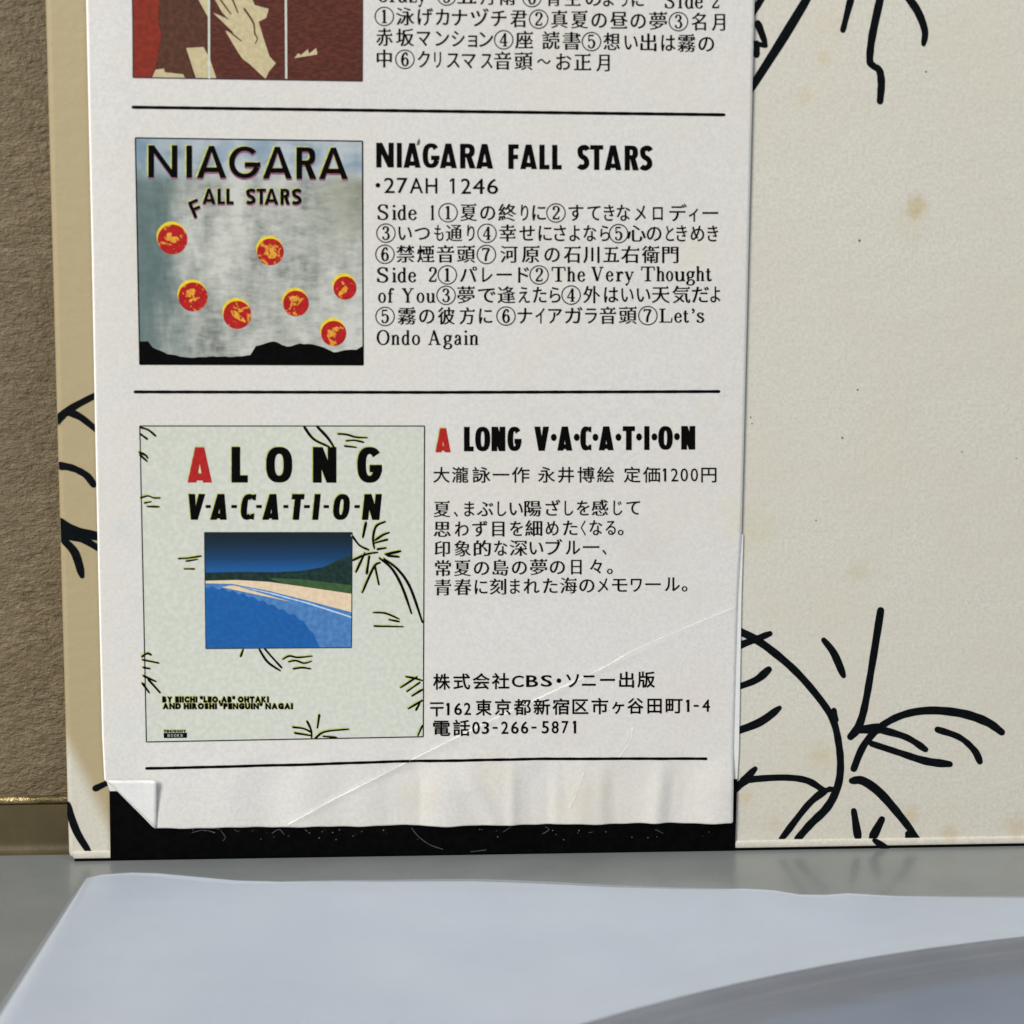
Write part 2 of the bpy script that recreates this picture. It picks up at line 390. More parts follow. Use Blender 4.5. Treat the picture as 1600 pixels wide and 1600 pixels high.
def block_letter(ch, w_, h, t, geo=False):
    """heavy grotesque capital as polygons in a w x h box, y down; geo = round geometric forms"""
    th = t * .84; e = 2.05 if geo else 2.5
    if ch == 'A':
        ap = t * (.9 if geo else 1.08)
        b = h * (.26 if not geo else .33)
        return [[(0, h), (t * 1.05, h), (w_ / 2 + ap * .28, h * .05), (w_ / 2 + ap * .28, 0), (w_ / 2 - ap / 2, 0)], [(w_, h), (w_ - t * 1.05, h), (w_ / 2 - ap * .28, h * .05), (w_ / 2 - ap * .28, 0), (w_ / 2 + ap / 2, 0)],
                [(w_ * .2, h - b), (w_ * .8, h - b), (w_ * .86, h - b + th), (w_ * .14, h - b + th)]]
    if ch == 'V':
        return [[(x, h - y) for x, y in p] for p in block_letter('A', w_, h, t)[:2]]
    if ch == 'N':
        k = 1.12 if not geo else 1.0
        return [[(0, 0), (t, 0), (t, h), (0, h)], [(w_ - t, 0), (w_, 0), (w_, h), (w_ - t, h)], [(0, 0), (t * k, 0), (w_, h), (w_ - t * k, h)]]
    if ch == 'I': return [[(0, 0), (w_, 0), (w_, h), (0, h)]]
    if ch == 'L': return [[(0, 0), (t, 0), (t, h), (0, h)], [(0, h - th), (w_, h - th), (w_, h), (0, h)]]
    if ch == 'T': return [[(0, 0), (w_, 0), (w_, th), (0, th)], [(w_ / 2 - t / 2, 0), (w_ / 2 + t / 2, 0), (w_ / 2 + t / 2, h), (w_ / 2 - t / 2, h)]]
    if ch == 'F': return [[(0, 0), (t, 0), (t, h), (0, h)], [(0, 0), (w_, 0), (w_, th), (0, th)], [(0, h * .42), (w_ * .94, h * .42), (w_ * .94, h * .42 + th), (0, h * .42 + th)]]
    if ch == 'O': return arc_band(w_, h, t, 0, 360, 36, e=e)
    if ch == 'C': return arc_band(w_, h, t, 50, 310, e=e) + [[(w_ * .72, h * .03), (w_ * .98, h * .0), (w_ * .98, h * .25), (w_ * .72, h * .22)], [(w_ * .72, h * .97), (w_ * .98, h * 1.0), (w_ * .98, h * .75), (w_ * .72, h * .78)]]
    if ch == 'G':
        return arc_band(w_, h, t, 38 if not geo else 42, 340, e=e) + [[(w_ * .5, h * .5), (w_, h * .5), (w_, h * .5 + th), (w_ * .5, h * .5 + th)], [(w_ - t, h * .5), (w_, h * .5), (w_, h * .64), (w_ - t, h * .66)]]
    if ch == 'R':
        bh = h * .56; bw = w_ * .94
        band = [[(x + 0, y) for x, y in p] for p in arc_band(bw, bh, t, -90, 90, 16, e=2.6)]
        return [[(0, 0), (t, 0), (t, h), (0, h)], [(t * .5, 0), (bw * .55, 0), (bw * .55, t * .8), (t * .5, t * .8)], [(t * .5, bh - t * .8), (bw * .55, bh - t * .8), (bw * .55, bh), (t * .5, bh)]] + band + [[(w_ * .36, bh * .85), (w_ * .36 + t * 1.05, bh * .85), (w_, h), (w_ - t * 1.15, h)]]
    if ch == 'S':
        q = t / 2
        return thick_line([(w_ - q * .6, h * .2), (w_ * .74, q * 1.05), (w_ * .45, q), (q * 1.02, h * .2), (w_ * .3, h * .42), (w_ * .7, h * .57), (w_ - q * 1.02, h * .78), (w_ * .5, h - q), (w_ * .24, h - q * 1.1), (q * .5, h * .83)], t)
def block(ink_, ch, x0, x1, ytop, ybase, t, shear=0.0, geo=False, rot=0, dxy=(0, 0), rnd=0):
    for p in block_letter(ch, x1 - x0, ybase - ytop, t, geo):
        q = []
        for x, y in p:
            if rot:
                cx, cy = (x1 - x0) / 2, (ybase - ytop) / 2; c, s_ = math.cos(rot), math.sin(rot)
                x, y = cx + (x - cx) * c - (y - cy) * s_, cy + (x - cx) * s_ + (y - cy) * c
            q.append((x0 + x + shear * ((ybase - ytop) - y) + dxy[0], ytop + y + dxy[1]))
        ink_.poly(q)

# ------------------------------------------------------------------ the materials
M_obi = paper('obi_paper', (210, 207, 202), [(900, 1240, .004, (206, 190, 150), .35), (655, 1250, .0035, (196, 182, 150), .5), (770, 1205, .004, (205, 188, 150), .4), (1085, 400, .004, (214, 205, 178), .5),
    (1148, 815, .0035, (205, 198, 165), .6), (1105, 640, .002, (212, 202, 180), .5), (195, 1140, .003, (190, 202, 205), .5), (190, 825, .002, (185, 192, 196), .5), (1000, 850, .004, (198, 190, 182), .5),
    (880, 1130, .004, (212, 190, 184), .35), (1080, 1090, .006, (210, 186, 180), .4)], grain=.022, rough=.42, spec=.5)
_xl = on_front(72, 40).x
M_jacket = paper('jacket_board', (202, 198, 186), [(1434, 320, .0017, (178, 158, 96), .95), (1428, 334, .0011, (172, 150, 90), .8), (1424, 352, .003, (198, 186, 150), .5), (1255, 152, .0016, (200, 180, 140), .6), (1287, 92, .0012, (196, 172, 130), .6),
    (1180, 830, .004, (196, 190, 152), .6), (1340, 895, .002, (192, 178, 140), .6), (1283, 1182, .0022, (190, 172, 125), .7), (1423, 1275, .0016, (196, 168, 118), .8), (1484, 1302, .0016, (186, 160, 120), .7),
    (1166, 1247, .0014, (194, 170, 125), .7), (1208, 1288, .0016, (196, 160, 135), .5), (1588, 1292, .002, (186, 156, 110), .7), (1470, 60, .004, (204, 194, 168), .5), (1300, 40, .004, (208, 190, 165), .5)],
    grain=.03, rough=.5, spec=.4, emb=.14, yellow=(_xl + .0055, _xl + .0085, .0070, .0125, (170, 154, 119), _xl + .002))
M_black = ink('black_gloss_print', (1, 1, 2), .5, .06, .0)
M_ink = ink('black_ink', (4, 4, 4), .55, .05, 0)
M_jink = ink('jacket_black_ink', (4, 7, 9), .45, .1, .5)
M_red = ink('red_ink', (160, 26, 24), .45, .3, .08)
M_yel = ink('yellow_ink_fringe', (172, 176, 104), .45, .3)
M_mag = ink('magenta_ink_fringe', (128, 78, 100), .45, .3)
M_cover = ink('thumbnail_pale_green', (195, 197, 185), .45, .35, .03)

def make_wall():
    n = N('leatherette_wall')
    v = n.mapped((1, 1, 1.9), (0, .45, 0))
    h = n.math('ADD', n.math('MULTIPLY', n.noise(1150, 4, .6, v, .25), .8), n.math('MULTIPLY', n.noise(2200, 3, .6), .25))
    h = n.math('ADD', h, n.math('MULTIPLY', n.noise(120, 3, .5, v), .8))
    c = n.ramp(n.noise(560, 4, .6, v, .3), [(.3, srgb(100, 86, 60)), (.55, srgb(117, 101, 74)), (.75, srgb(134, 119, 91))])
    c = n.mix(n.maprange(n.noise(38, 3), .35, .7, 0, .6), c, srgb(104, 92, 70))
    n.bump(h, .85, .0006)
    return n.done(c, .5, .4)
M_wall = make_wall()
def make_trim():
    n = N('olive_trim')
    c = n.mix(n.maprange(n.noise(120, 4), .35, .7), srgb(74, 64, 42), srgb(86, 76, 52))
    n.bump(n.noise(1300, 3), .1, .0003)
    return n.done(c, .38, .4)
M_trim = make_trim()
def make_bead():
    n = N('brass_bead'); n.bump(n.noise(400, 4, .65), .8, .0008)
    return n.done(n.mix(n.maprange(n.noise(180, 4), .4, .65), srgb(92, 80, 50), srgb(132, 118, 82)), n.maprange(n.noise(260, 3), .35, .65, .25, .55), .5, .6)
M_bead = make_bead()
def make_table():
    n = N('grey_table')
    c = n.mix(n.maprange(n.noise(90, 4, .6), .35, .7), srgb(122, 126, 125), srgb(131, 134, 133))
    c = n.mix(n.maprange(n.noise(3000, 2), .3, .7, 0, .35), c, srgb(112, 116, 114))
    c = dust(n, c)
    h = n.math('ADD', n.noise(1400, 3), n.math('MULTIPLY', n.noise(25, 2), 3))
    n.bump(h, .05, .0004)
    n.b.inputs['Coat Weight'].default_value = .25; n.b.inputs['Coat Roughness'].default_value = .12
    return n.done(c, .36, .5)
M_table = make_table()
def make_film():
    n = N('frosted_film')
    c = n.mix(n.maprange(n.noise(55, 4, .6), .35, .7), srgb(190, 197, 208), srgb(203, 209, 220))
    c = n.mix(n.maprange(n.noise(2400, 2), .35, .7, 0, .3), c, srgb(190, 196, 208))
    c = dust(n, c, 60, .02, (240, 242, 246), .8); c = dust(n, c, 34, .02, (150, 152, 160), .5)
    n.done(c, .34, .4)
    n.bump(n.math('ADD', n.noise(1500, 3), n.math('MULTIPLY', n.noise(60, 4, .55, n.mapped((1, 3.5, 1), (0, 0, .35))), 5.0)), .12, .0006)
    tr = n.node('ShaderNodeBsdfTransparent'); mx = n.node('ShaderNodeMixShader')
    n.L.new(n.maprange(n.noise(30, 2), .3, .7,   .80, .84), mx.inputs[0])
    n.L.new(n.b.outputs[0], mx.inputs[1]); n.L.new(tr.outputs[0], mx.inputs[2]); n.L.new(mx.outputs[0], n.out.inputs[0])
    return n.m
M_film = make_film()
def make_vinyl():
    n = N('record_vinyl')
    s = n.sep(); d = n.math('SQRT', n.math('ADD', n.math('POWER', s[0], 2), n.math('POWER', s[1], 2)))
    cmb = n.node('ShaderNodeCombineXYZ'); n.L.new(d, cmb.inputs[0])
    g = n.noise(620, 6, .8, cmb.outputs[0])
    c = n.ramp(g, [(.36, srgb(2, 2, 5)), (.5, srgb(22, 20, 30)), (.64, srgb(84, 84, 100))])
    dark = n.maprange(n.math('ADD', d, n.math('MULTIPLY', n.math('SUBTRACT', g, .5), .004)), .139, .1435, 0, 1)
    c = n.mix(dark, srgb(66, 84, 110), c)
    n.bump(g, .4, .0004)
    return n.done(c, .5, .2)
M_vinyl = make_vinyl()
M_label = ink('record_label_paper', (150, 60, 50), .5, .3)
M_glue = paper('tail_paper', (218, 218, 215), [], grain=.015, rough=.4, spec=.5)

# ------------------------------------------------------------------ the setting
Zc = lambda px, py, off: on_front(px, py, off).z
TRIM_Y = .0034
def box_faces(): return [(0, 1, 2, 3), (7, 6, 5, 4), (0, 4, 5, 1), (1, 5, 6, 2), (2, 6, 7, 3), (3, 7, 4, 0)]
def slab(name, x0, x1, y0, y1, z0, z1, mat, parent=None, bev=0, seg=3):
    v = [(x0, y0, z0), (x1, y0, z0), (x1, y0, z1), (x0, y0, z1), (x0, y1, z0), (x1, y1, z0), (x1, y1, z1), (x0, y1, z1)]
    o = mesh_obj(name, v, box_faces(), mat, parent)
    if bev:
        b = o.modifiers.new('bevel', 'BEVEL'); b.width = bev; b.segments = seg; b.limit_method = 'ANGLE'
        for p in o.data.polygons: p.use_smooth = True
    return o
table = mesh_obj('tabletop', [(-.6, -.9, 0), (.9, -.9, 0), (.9, .3, 0), (-.6, .3, 0)], [(0, 1, 2, 3)], M_table); table['kind'] = 'structure'
zt = Zc(40, 1258, -TRIM_Y); zb = Zc(40, 1245, -TRIM_Y)
WALL_Y = TRIM_Y + .0032
wall = slab('wall', -.6, .9, WALL_Y, WALL_Y + .05, zt * .5, 1.2, M_wall); wall['kind'] = 'structure'
trim = thing('skirting_trim', 'smooth olive brown trim strip with a shiny rounded top edge along the foot of the wall', 'trim', (-.05, TRIM_Y, 0))
v = []; prof = [(TRIM_Y - .0011, 0.0)] + [(TRIM_Y - .0011 * (1 - math.sin(a)), .0011 * (1 - math.cos(a))) for a in [i * math.pi / 12 for i in range(1, 7)]]
prof = [(TRIM_Y - .0011 + 0 * i, 0) for i in range(1)] + [(TRIM_Y - .0011 + .0011 * math.sin(i * math.pi / 16), .0012 * (1 - math.cos(i * math.pi / 16))) for i in range(1, 9)] + [(TRIM_Y, zt), (WALL_Y + .001, zt), (WALL_Y + .001, 0)]
k = len(prof); v = [(-.6, a, b) for a, b in prof] + [(.9, a, b) for a, b in prof]
mesh_obj('trim_panel', v, [(i, (i + 1) % k, k + (i + 1) % k, k + i) for i in range(k)] + [tuple(range(k))[::-1], tuple(range(k, 2 * k))], M_trim, trim)
rr = (zb - zt) / 2; prof = [(TRIM_Y + rr * .8 + rr * math.cos(i * math.pi / 10), zt + rr + rr * math.sin(i * math.pi / 10)) for i in range(20)]
v = [(-.6, a, b) for a, b in prof] + [(.9, a, b) for a, b in prof]; k = 20
mesh_obj('rounded_edge', v, [(i, (i + 1) % k, k + (i + 1) % k, k + i) for i in range(k)] + [tuple(range(k))[::-1], tuple(range(k, 2 * k))], M_bead, trim, smooth=True)

# ------------------------------------------------------------------ the record jacket
XL = on_front(103, 1200).x; XR = XL + .315; TOP = .315; THICK = .0022
jacket = thing('record_jacket', 'cream record jacket with black brush strokes and brown age spots, standing on the grey table', 'record jacket', ((XL + XR) / 2, THICK / 2, 0))
zl = Zc(1300, 1311, 0)
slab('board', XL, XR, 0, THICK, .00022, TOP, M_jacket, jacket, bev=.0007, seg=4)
# the turned-in fold along the foot, with its rounded ridge
prof = [(.00015, zl), (-.00009, zl), (-.00020, zl - .00010), (-.00024, zl - .0003), (-.00024, .00062), (-.00019, .00040), (-.00006, .00030), (.00015, .00026)]
xa = XL + .0006; v = [(xa, a, b) for a, b in prof] + [(XR - .0006, a, b) for a, b in prof]; k = len(prof)
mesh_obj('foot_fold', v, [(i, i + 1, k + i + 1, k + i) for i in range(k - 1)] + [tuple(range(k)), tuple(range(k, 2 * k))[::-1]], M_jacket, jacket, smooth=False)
slab('foot_shadow_edge', XL + .0007, XR - .0007, -.00012, THICK - .0003, 0.00002, .00028, M_black, jacket)  # black strip: printed lower edge plus the shadow gap under the fold, as colour
def lerp_tab(tab, y):
    if y <= tab[0][0]: return tab[0][1]
    for (a, b), (c, d) in zip(tab, tab[1:]):
        if y <= c: return b + (d - b) * (y - a) / (c - a)
    return tab[-1][1]
def stroke_set(name, strokes, surf, mat, parent, eps=4e-5, jit=.35, single=False, k=1.0):
    ik = Ink(surf, eps)
    for w_, pts in strokes:
        if single: ik = Ink(surf, eps + random.random() * 4e-6)
        p = spline(pts, 9); ws = []
        ph = random.random() * 6
        for i in range(len(p)):
            t = i / max(1, len(p) - 1); ws.append(k * w_ * (1.03 - .26 * max(0, t - .82) / .18 - .12 * max(0, .1 - t) / .1 + .13 * math.sin(ph + t * 5) + .025 * math.sin(ph * 2 + i * 1.1)) + jit * .5 * math.sin(i * 1.3 + ph))
        ik.ribbon(p, ws)
        if single: ik.build(name, mat, parent)
    if not single: return ik.build(name, mat, parent)
edge = [(10, [(84, 662), (108, 640), (150, 617)]), (9, [(104, 643), (126, 652), (158, 678)]), (10, [(88, 727), (112, 731), (134, 742), (146, 757)]),
        (11, [(92, 814), (120, 829), (160, 840)]), (15, [(92, 830), (112, 834)]), (10, [(98, 836), (128, 842), (162, 862)]), (10, [(98, 843), (117, 864), (128, 900)]),
        (8, [(149, 1232), (170, 1222)]), (9, [(105, 1256), (119, 1298), (141, 1334)])]
EDGE_X = lambda y: lerp_tab([(0, 71.5), (1200, 105)], y)
stroke_set('brush_stroke', edge, lambda x, y, e: jac_pt(max(x, EDGE_X(y)), y, e), M_jink, jacket, single=True, k=1.15)
upper = [(10, [(1168, 32), (1184, 8), (1200, -20)]), (9, [(1184, 36), (1196, 68)]), (8, [(1170, 66), (1196, 71)]), (8, [(1182, 86), (1183, 66)]), (11.5, [(1166, 150), (1222, 62), (1268, -14)]),
         (9, [(1317, 47), (1331, -8)]), (10.5, [(1377, -10), (1363, 55), (1359, 94), (1365, 103), (1374, 110), (1377, 130), (1375, 158)]), (10, [(1416, -8), (1434, 18), (1445, 48), (1443, 69)])]
stroke_set('brush_stroke', upper, jac_pt, M_jink, jacket, single=True, k=1.1)
lower = [(10, [(1140, 1014), (1172, 1002), (1203, 990)]), (11, [(1140, 980), (1184, 1001), (1236, 1042), (1276, 1086), (1301, 1124), (1311, 1166), (1313, 1204), (1307, 1234), (1292, 1262), (1266, 1288), (1246, 1311)]),
         (9, [(1303, 1110), (1305, 1128)]), (10, [(1288, 1236), (1262, 1258), (1221, 1311)]), (7, [(1288, 1236), (1300, 1232)]), (10, [(1142, 1077), (1180, 1063), (1201, 1046)]), (10, [(1140, 1146), (1186, 1129), (1218, 1106)]),
         (10, [(1140, 1240), (1163, 1221), (1182, 1217), (1228, 1215), (1262, 1220), (1288, 1236)]), (10, [(1160, 1222), (1180, 1201)]), (9.5, [(1287, 1000), (1303, 1021), (1318, 1056)]),
         (11, [(1376, 954), (1363, 1036), (1351, 1104), (1341, 1136), (1329, 1151)]), (13, [(1342, 1140), (1378, 1138)]), (11, [(1334, 1201), (1350, 1164), (1378, 1134), (1414, 1116), (1456, 1110), (1504, 1115), (1542, 1128), (1565, 1144)]),
         (10, [(1376, 1140), (1416, 1152), (1446, 1171)]), (10, [(1362, 1162), (1402, 1175), (1446, 1189), (1484, 1194)]), (9.5, [(1465, 1140), (1499, 1152), (1522, 1172), (1531, 1190)]),
         (11, [(1331, 1220), (1348, 1220), (1374, 1238), (1404, 1272), (1434, 1311)]), (10, [(1334, 1267), (1341, 1311)]), (11, [(1378, 1280), (1362, 1311)]), (11, [(1419, 1303), (1424, 1311)])]
stroke_set('brush_stroke', lower, lambda x, y, e: jac_pt(x, min(y, 1311), e), M_jink, jacket, single=True, k=1.1)
stroke_set('brush_stroke', [(9, [(1366, 1313), (1386, 1326)])], lambda x, y, e: on_front(x, y, .00024 + e), M_jink, jacket)
ik = Ink(jac_pt, 3e-5)
for sx, sy, r in [(1343, 376, 2), (1340, 609, 1.6), (1316, 684, 1.7), (1275, 813, 1.2), (1503, 706, 1.2), (1173, 652, 1.3), (1175, 662, 1.2), (1447, 112, 1.5), (1588, 716, 1.0)]:
    ik.poly([(sx + r * math.cos(i * .9), sy + r * math.sin(i * .9)) for i in range(7)])
ik.build('speckles', ink('speck_brown', (104, 92, 72), .6, .2), jacket)

# ------------------------------------------------------------------ the paper strip (obi)
TL = on_front(137, 15, OBI0).x; TR = on_front(1176.5, 20, OBI0).x
LEFT = [(-120, to_px((TL, -OBI0, on_front(130, -120, OBI0).z))[0]), (15, 137), (400, 145.5), (650, 150.2), (900, 155.5), (1150, 161.5), (1219, 165), (1293, 244)]
RIGHT = [(-120, 1180.5), (0, 1177), (280, 1170.3), (680, 1160.8), (835, 1156.8), (930, 1151), (1170, 1144.3), (1286, 1142.6)]
obi = thing('obi_strip', 'white printed paper strip listing three albums, wrapped round the jacket with a folded lower corner', 'paper strip', ((TL + TR) / 2, 0, 0))
YB = lambda x: 1293.5 - (x - 244) * .0092 + .6 * math.sin(x / 21) + .35 * math.sin(x / 7.3)
NU, rows = 340, []
ys = [-120 + i * 20 for i in range(6)] + [i * 4.5 for i in range(0, 200)]; ys = [y for y in ys if y < 900] + [900 + i * 3 for i in range(0, 106)] + [1219]
ys = sorted(set(ys)); ys = [y for y in ys if y <= 1219] + [1219 + i * 1.0 for i in range(1, 21)] + [1239 + i * 2 for i in range(1, 27)]
verts, faces = [], []
# a far upper row carries the strip on over the top of the jacket
def row_pts(y, top=False):
    xl, xr = lerp_tab(LEFT, y), lerp_tab(RIGHT, y); out = []
    for i in range(NU + 1):
        x = xl + (xr - xl) * i / NU; yy = y
        if y > 1239: yy = 1239 + (YB(x) - 1239) * (y - 1239) / 52.0
        out.append(obi_pt(x, yy, 0))
    return out
allrows = [row_pts(y) for y in ys]
def _clampfix(rows_):
    return rows_
top = [Vector((p.x, p.y, TOP + .0004)) for p in allrows[0]]
allrows = [top] + allrows
W_ = NU + 1
for r_ in allrows: verts += r_
nr = len(allrows)
for j in range(nr - 1):
    for i in range(NU): faces.append((j * W_ + i, (j + 1) * W_ + i, (j + 1) * W_ + i + 1, j * W_ + i + 1))
rim = [j * W_ for j in range(nr)] + [(nr - 1) * W_ + i for i in range(1, W_)] + [j * W_ + NU for j in range(nr - 2, -1, -1)]
b = len(verts)
for q_, i in enumerate(rim):
    sd = -1 if q_ < nr - 1 else (1 if q_ > nr + NU - 1 else 0)
    verts.append(verts[i] + Vector((.00016 * sd, .00017, -.00006 if sd == 0 else 0)))
nf = len(faces)
for q in range(len(rim) - 1): faces.append((rim[q], b + q, b + q + 1, rim[q + 1]))
M_edge = paper('cut_paper_edge', (248, 249, 246), [], grain=.01, rough=.6, spec=.2)
so = mesh_obj('strip_sheet', verts, faces, None, obi, smooth=True, mats=[M_obi, M_edge], fm=[0] * nf + [1] * (len(faces) - nf))
so.data.polygons.foreach_set('use_smooth', [True] * nf + [False] * (len(faces) - nf))
# upper end of the strip folded over the jacket
slab('top_fold', TL, TR, -OBI0 - .0001, THICK + .0004, TOP + .0003, TOP + .0005, M_obi, obi)

def solid(name, pts, mat, parent, off, th, h=lambda x, y: 0.0):
    f = [Vector((on_front(x, y, off).x, -off - h(x, y), on_front(x, y, off).z)) for x, y in pts]; n = len(f)
    return mesh_obj(name, f + [p + Vector((0, th, 0)) for p in f], [tuple(range(n))[::-1], tuple(range(n, 2 * n))] + [(i, (i + 1) % n, n + (i + 1) % n, n + i) for i in range(n)], mat, parent)
# tail of the strip beneath: white above, black print below
solid('tail_sheet', [(200, 836), (1161.5, 835), (1158.6, 930), (1154.6, 1170), (1152, 1217.6), (700, 1227), (172, 1236.4), (166.5, 1221), (200, 1215)], M_glue, obi, .00022, .00016)
solid('black_band', [(171, 1236.5), (700, 1227), (1152, 1217.5), (1148.6, 1326), (1148.4, 1328.6), (900, 1331.5), (500, 1337), (172.5, 1341.6)], M_black, obi, .00029, .00028)
# lower left corner turned up over the strip
c0, c1, c2 = (166.5, 1218.6), (245.5, 1217.0), (244.6, 1293.4)
vv, ff = [], []; K = 14
for i in range(K + 1):
    for j in range(K + 1 - i):
        a, b_ = i / K, j / K
        x = c0[0] + (c1[0] - c0[0]) * a + (c2[0] - c0[0]) * b_; y = c0[1] + (c1[1] - c0[1]) * a + (c2[1] - c0[1]) * b_
        lift = .00012 + .00055 * a ** 1.1 + .00012 * math.sin(a * 6 + b_ * 4)
        q = obi_pt(x, y, 0); vv.append(Vector((q.x, q.y - lift, q.z)))
ix = {}; n_ = 0
for i in range(K + 1):
    for j in range(K + 1 - i): ix[(i, j)] = n_; n_ += 1
for i in range(K):
    for j in range(K - i):
        ff.append((ix[(i, j)], ix[(i, j + 1)], ix[(i + 1, j)]))
        if j < K - i - 1: ff.append((ix[(i + 1, j)], ix[(i, j + 1)], ix[(i + 1, j + 1)]))
fl = mesh_obj('folded_corner', vv, ff, M_glue, obi, smooth=True)
sm = fl.modifiers.new('solid', 'SOLIDIFY'); sm.thickness = .00016; sm.offset = 0
# wear on the black band
def blk_pt(x, y, e=2e-5): return on_front(x, y, .00029 + e)
stroke_set('scratches', [(1.0, [(643, 1294), (655, 1308), (672, 1320), (692, 1327)]), (.8, [(1024, 1296), (1036, 1302)]), (1.0, [(735, 1331), (760, 1328)]), (.8, [(786, 1300), (800, 1291)]),
    (1.1, [(300, 1301), (318, 1297), (336, 1301)]), (.9, [(345, 1298), (352, 1308), (348, 1314)]), (.8, [(366, 1296), (372, 1300)]), (1.0, [(425, 1302), (436, 1296), (444, 1304)]), (.8, [(330, 1294), (345, 1296)]),
    (1.0, [(848, 1303), (858, 1296), (852, 1292)]), (.7, [(920, 1301), (926, 1300)])], blk_pt, ink('scuff_grey', (70, 68, 74), .6, .3), obi, 2e-5, .1)

ik = Ink(blk_pt, 2.4e-5); rd = random.Random(5)
for _ in range(46):
    fx = rd.uniform(290, 1130) if rd.random() < .5 else rd.uniform(290, 600); fy = 1296 + abs(rd.gauss(0, 7)); r = rd.uniform(.25, .9)
    ik.poly([(fx + r * rd.uniform(.6, 1.5) * math.cos(i * 1.05), fy + r * rd.uniform(.6, 1.3) * math.sin(i * 1.05)) for i in range(6)])
ik.build('dust', ink('dust_grey', (120, 118, 122), .7, .2), obi)
# ---- ruled lines
def rule(pts, w_=4.3):
    ik = Ink(obi_pt, 3.2e-5); p = []
    for (ax, ay), (bx, by) in zip(pts, pts[1:]):
        n_ = int((bx - ax) / 4); p += [Vector((ax + (bx - ax) * i / n_, ay + (by - ay) * i / n_)) for i in range(n_)]
    p.append(Vector(pts[-1])); ik.ribbon(p, [w_ + .25 * math.sin(i * .7) for i in range(len(p))]); return ik.build('ruled_line', M_ink, obi)
rule([(208, 167.5), (668, 173.5), (1131, 179.3)], 4.8)
rule([(211, 612.3), (668, 613.0), (1123, 611.6)], 4.6)
rule([(229, 1200.3), (440, 1195.2), (640, 1188.8), (850, 1185.4), (1103, 1185.3)], 4.2)

# ---- running text: each entry is (character, left, right) in an enlarged view with its own origin and scale
def line(name, left, right, em, parts, style='mincho', cap=None, mat=None):
    """left/right = (x, y of the cell centre); parts = [(origin x, scale, 'text runs')]"""
    ik = Ink(obi_pt, 3.4e-5)
    yc = lambda x: left[1] + (right[1] - left[1]) * (x - left[0]) / (right[0] - left[0])
    for ox, s, items in parts:
        for it in items.split(';'):
            f = it.split(); ch, a = f[0], float(f[1]); 
            if ch[0] == '#':                               # circled numeral: centre only
                x = ox + a / s; circled(ik, ch[1], x, yc(x)); continue
            b = float(f[2]); x0, x1 = ox + a / s, ox + b / s; xm = (x0 + x1) / 2
            if ch[0] == '@':                               # roman letter
                c = ch[1]; serif_glyph(ik, c, x0, x1, yc(xm) - cap / 2, yc(xm) + cap / 2)
            elif ch[0] == '%':                             # sans numeral or letter
                c = ch[1]
                if c == '-': ik.poly([(x0, yc(xm) - 1.3), (x1, yc(xm) - 1.3), (x1, yc(xm) + 1.6), (x0, yc(xm) + 1.6)])
                elif c == '.': ik.poly([(xm + (x1 - x0) / 2 * math.cos(i * .5236), yc(xm) + (x1 - x0) / 2 * math.sin(i * .5236)) for i in range(12)])
                else: latin(ik, c, x0, x1, yc(xm) - cap / 2, yc(xm) + cap / 2, off=.012 if style == 'bold' else .0, dx=.006)
            else: cjk(ik, ch, x0, x1, yc(xm), em, style)
    return ik.build(name, mat or M_ink, obi)
A, B = (570, 5.161), (860, 5.161)
line('text_line', (600, -9.0), (1125, .6), 29, [(*A, '@C 103 185;@r 200 260;@a 272 342;@z 355 415;@y 428 495')], cap=24)
line('text_line', (700, -6.2), (1125, 1.2), 29, [(*A, '#5 660;五 745 902;月 930 1035;雨 1085 1215;#6 1347;青 1462 1585'), (*B, '空 115 245;の 283 410;よ 425 512;う 560 622;に 655 752')])
line('text_line', (1038, .6), (1125, 1.2), 29, [(*B, '@S 920 1000;@i 1030 1062;@d 1085 1155;@e 1165 1230;@2 1300 1362')], cap=24)
line('text_line', (600, 25.6), (1122, 34.8), 30.5, [(*A, '#1 157;泳 250 400;げ 425 550;カ 570 680;ナ 702 826;ヅ 852 1000;チ 1018 1142;君 1172 1306;#2 1402'), (*B, '真 5 140;夏 165 305;の 330 455;昼 480 625;の 645 770;夢 797 942;#3 1032;名 1135 1255;月 1300 1408')])
line('text_line', (600, 58.2), (1103, 68.6), 30.5, [(*A, '赤 90 225;坂 250 398;マ 420 530;ン 568 680;シ 700 805;ョ 832 905;ン 920 1035;#4 1120;座 1212 1358;読 1430 1571'), (*B, '書 98 245;#5 331;想 425 562;い 597 705;出 725 855;は 893 1008;霧 1022 1172;の 1192 1320')])
line('text_line', (600, 92.0), (942, 98.2), 30.5, [(*A, '中 95 218;#6 323;ク 425 525;リ 558 615;ス 660 765;マ 782 895;ス 935 1030;音 1042 1182;頭 1205 1355;～ 1388 1500'), (*B, 'お 45 170;正 190 330;月 370 478')])
line('text_line', (590, 289.4), (778, 291.3), 29, [(*A, '%2 155 240;%7 258 345;%A 362 470;%H 490 585;%1 685 722;%2 775 855;%4 870 965;%6 985 1075;%. 86 124')], cap=24, style='gothic')
line('text_line', (590, 331.3), (676, 331.9), 29, [(*A, '@S 100 190;@i 220 256;@d 265 335;@e 350 420;@1 532 560')], cap=23.6)
line('text_line', (600, 332.0), (1122, 333.4), 29.5, [(*A, '#1 671;夏 768 905;の 930 1052;終 1075 1222;り 1258 1318;に 1350 1460;#2 1541'), (*B, 'す 145 265;て 297 403;き 430 515;な 533 643;メ 678 770;ロ 825 905;デ 958 1100;ィ 1115 1190;ー 1225 1352')])
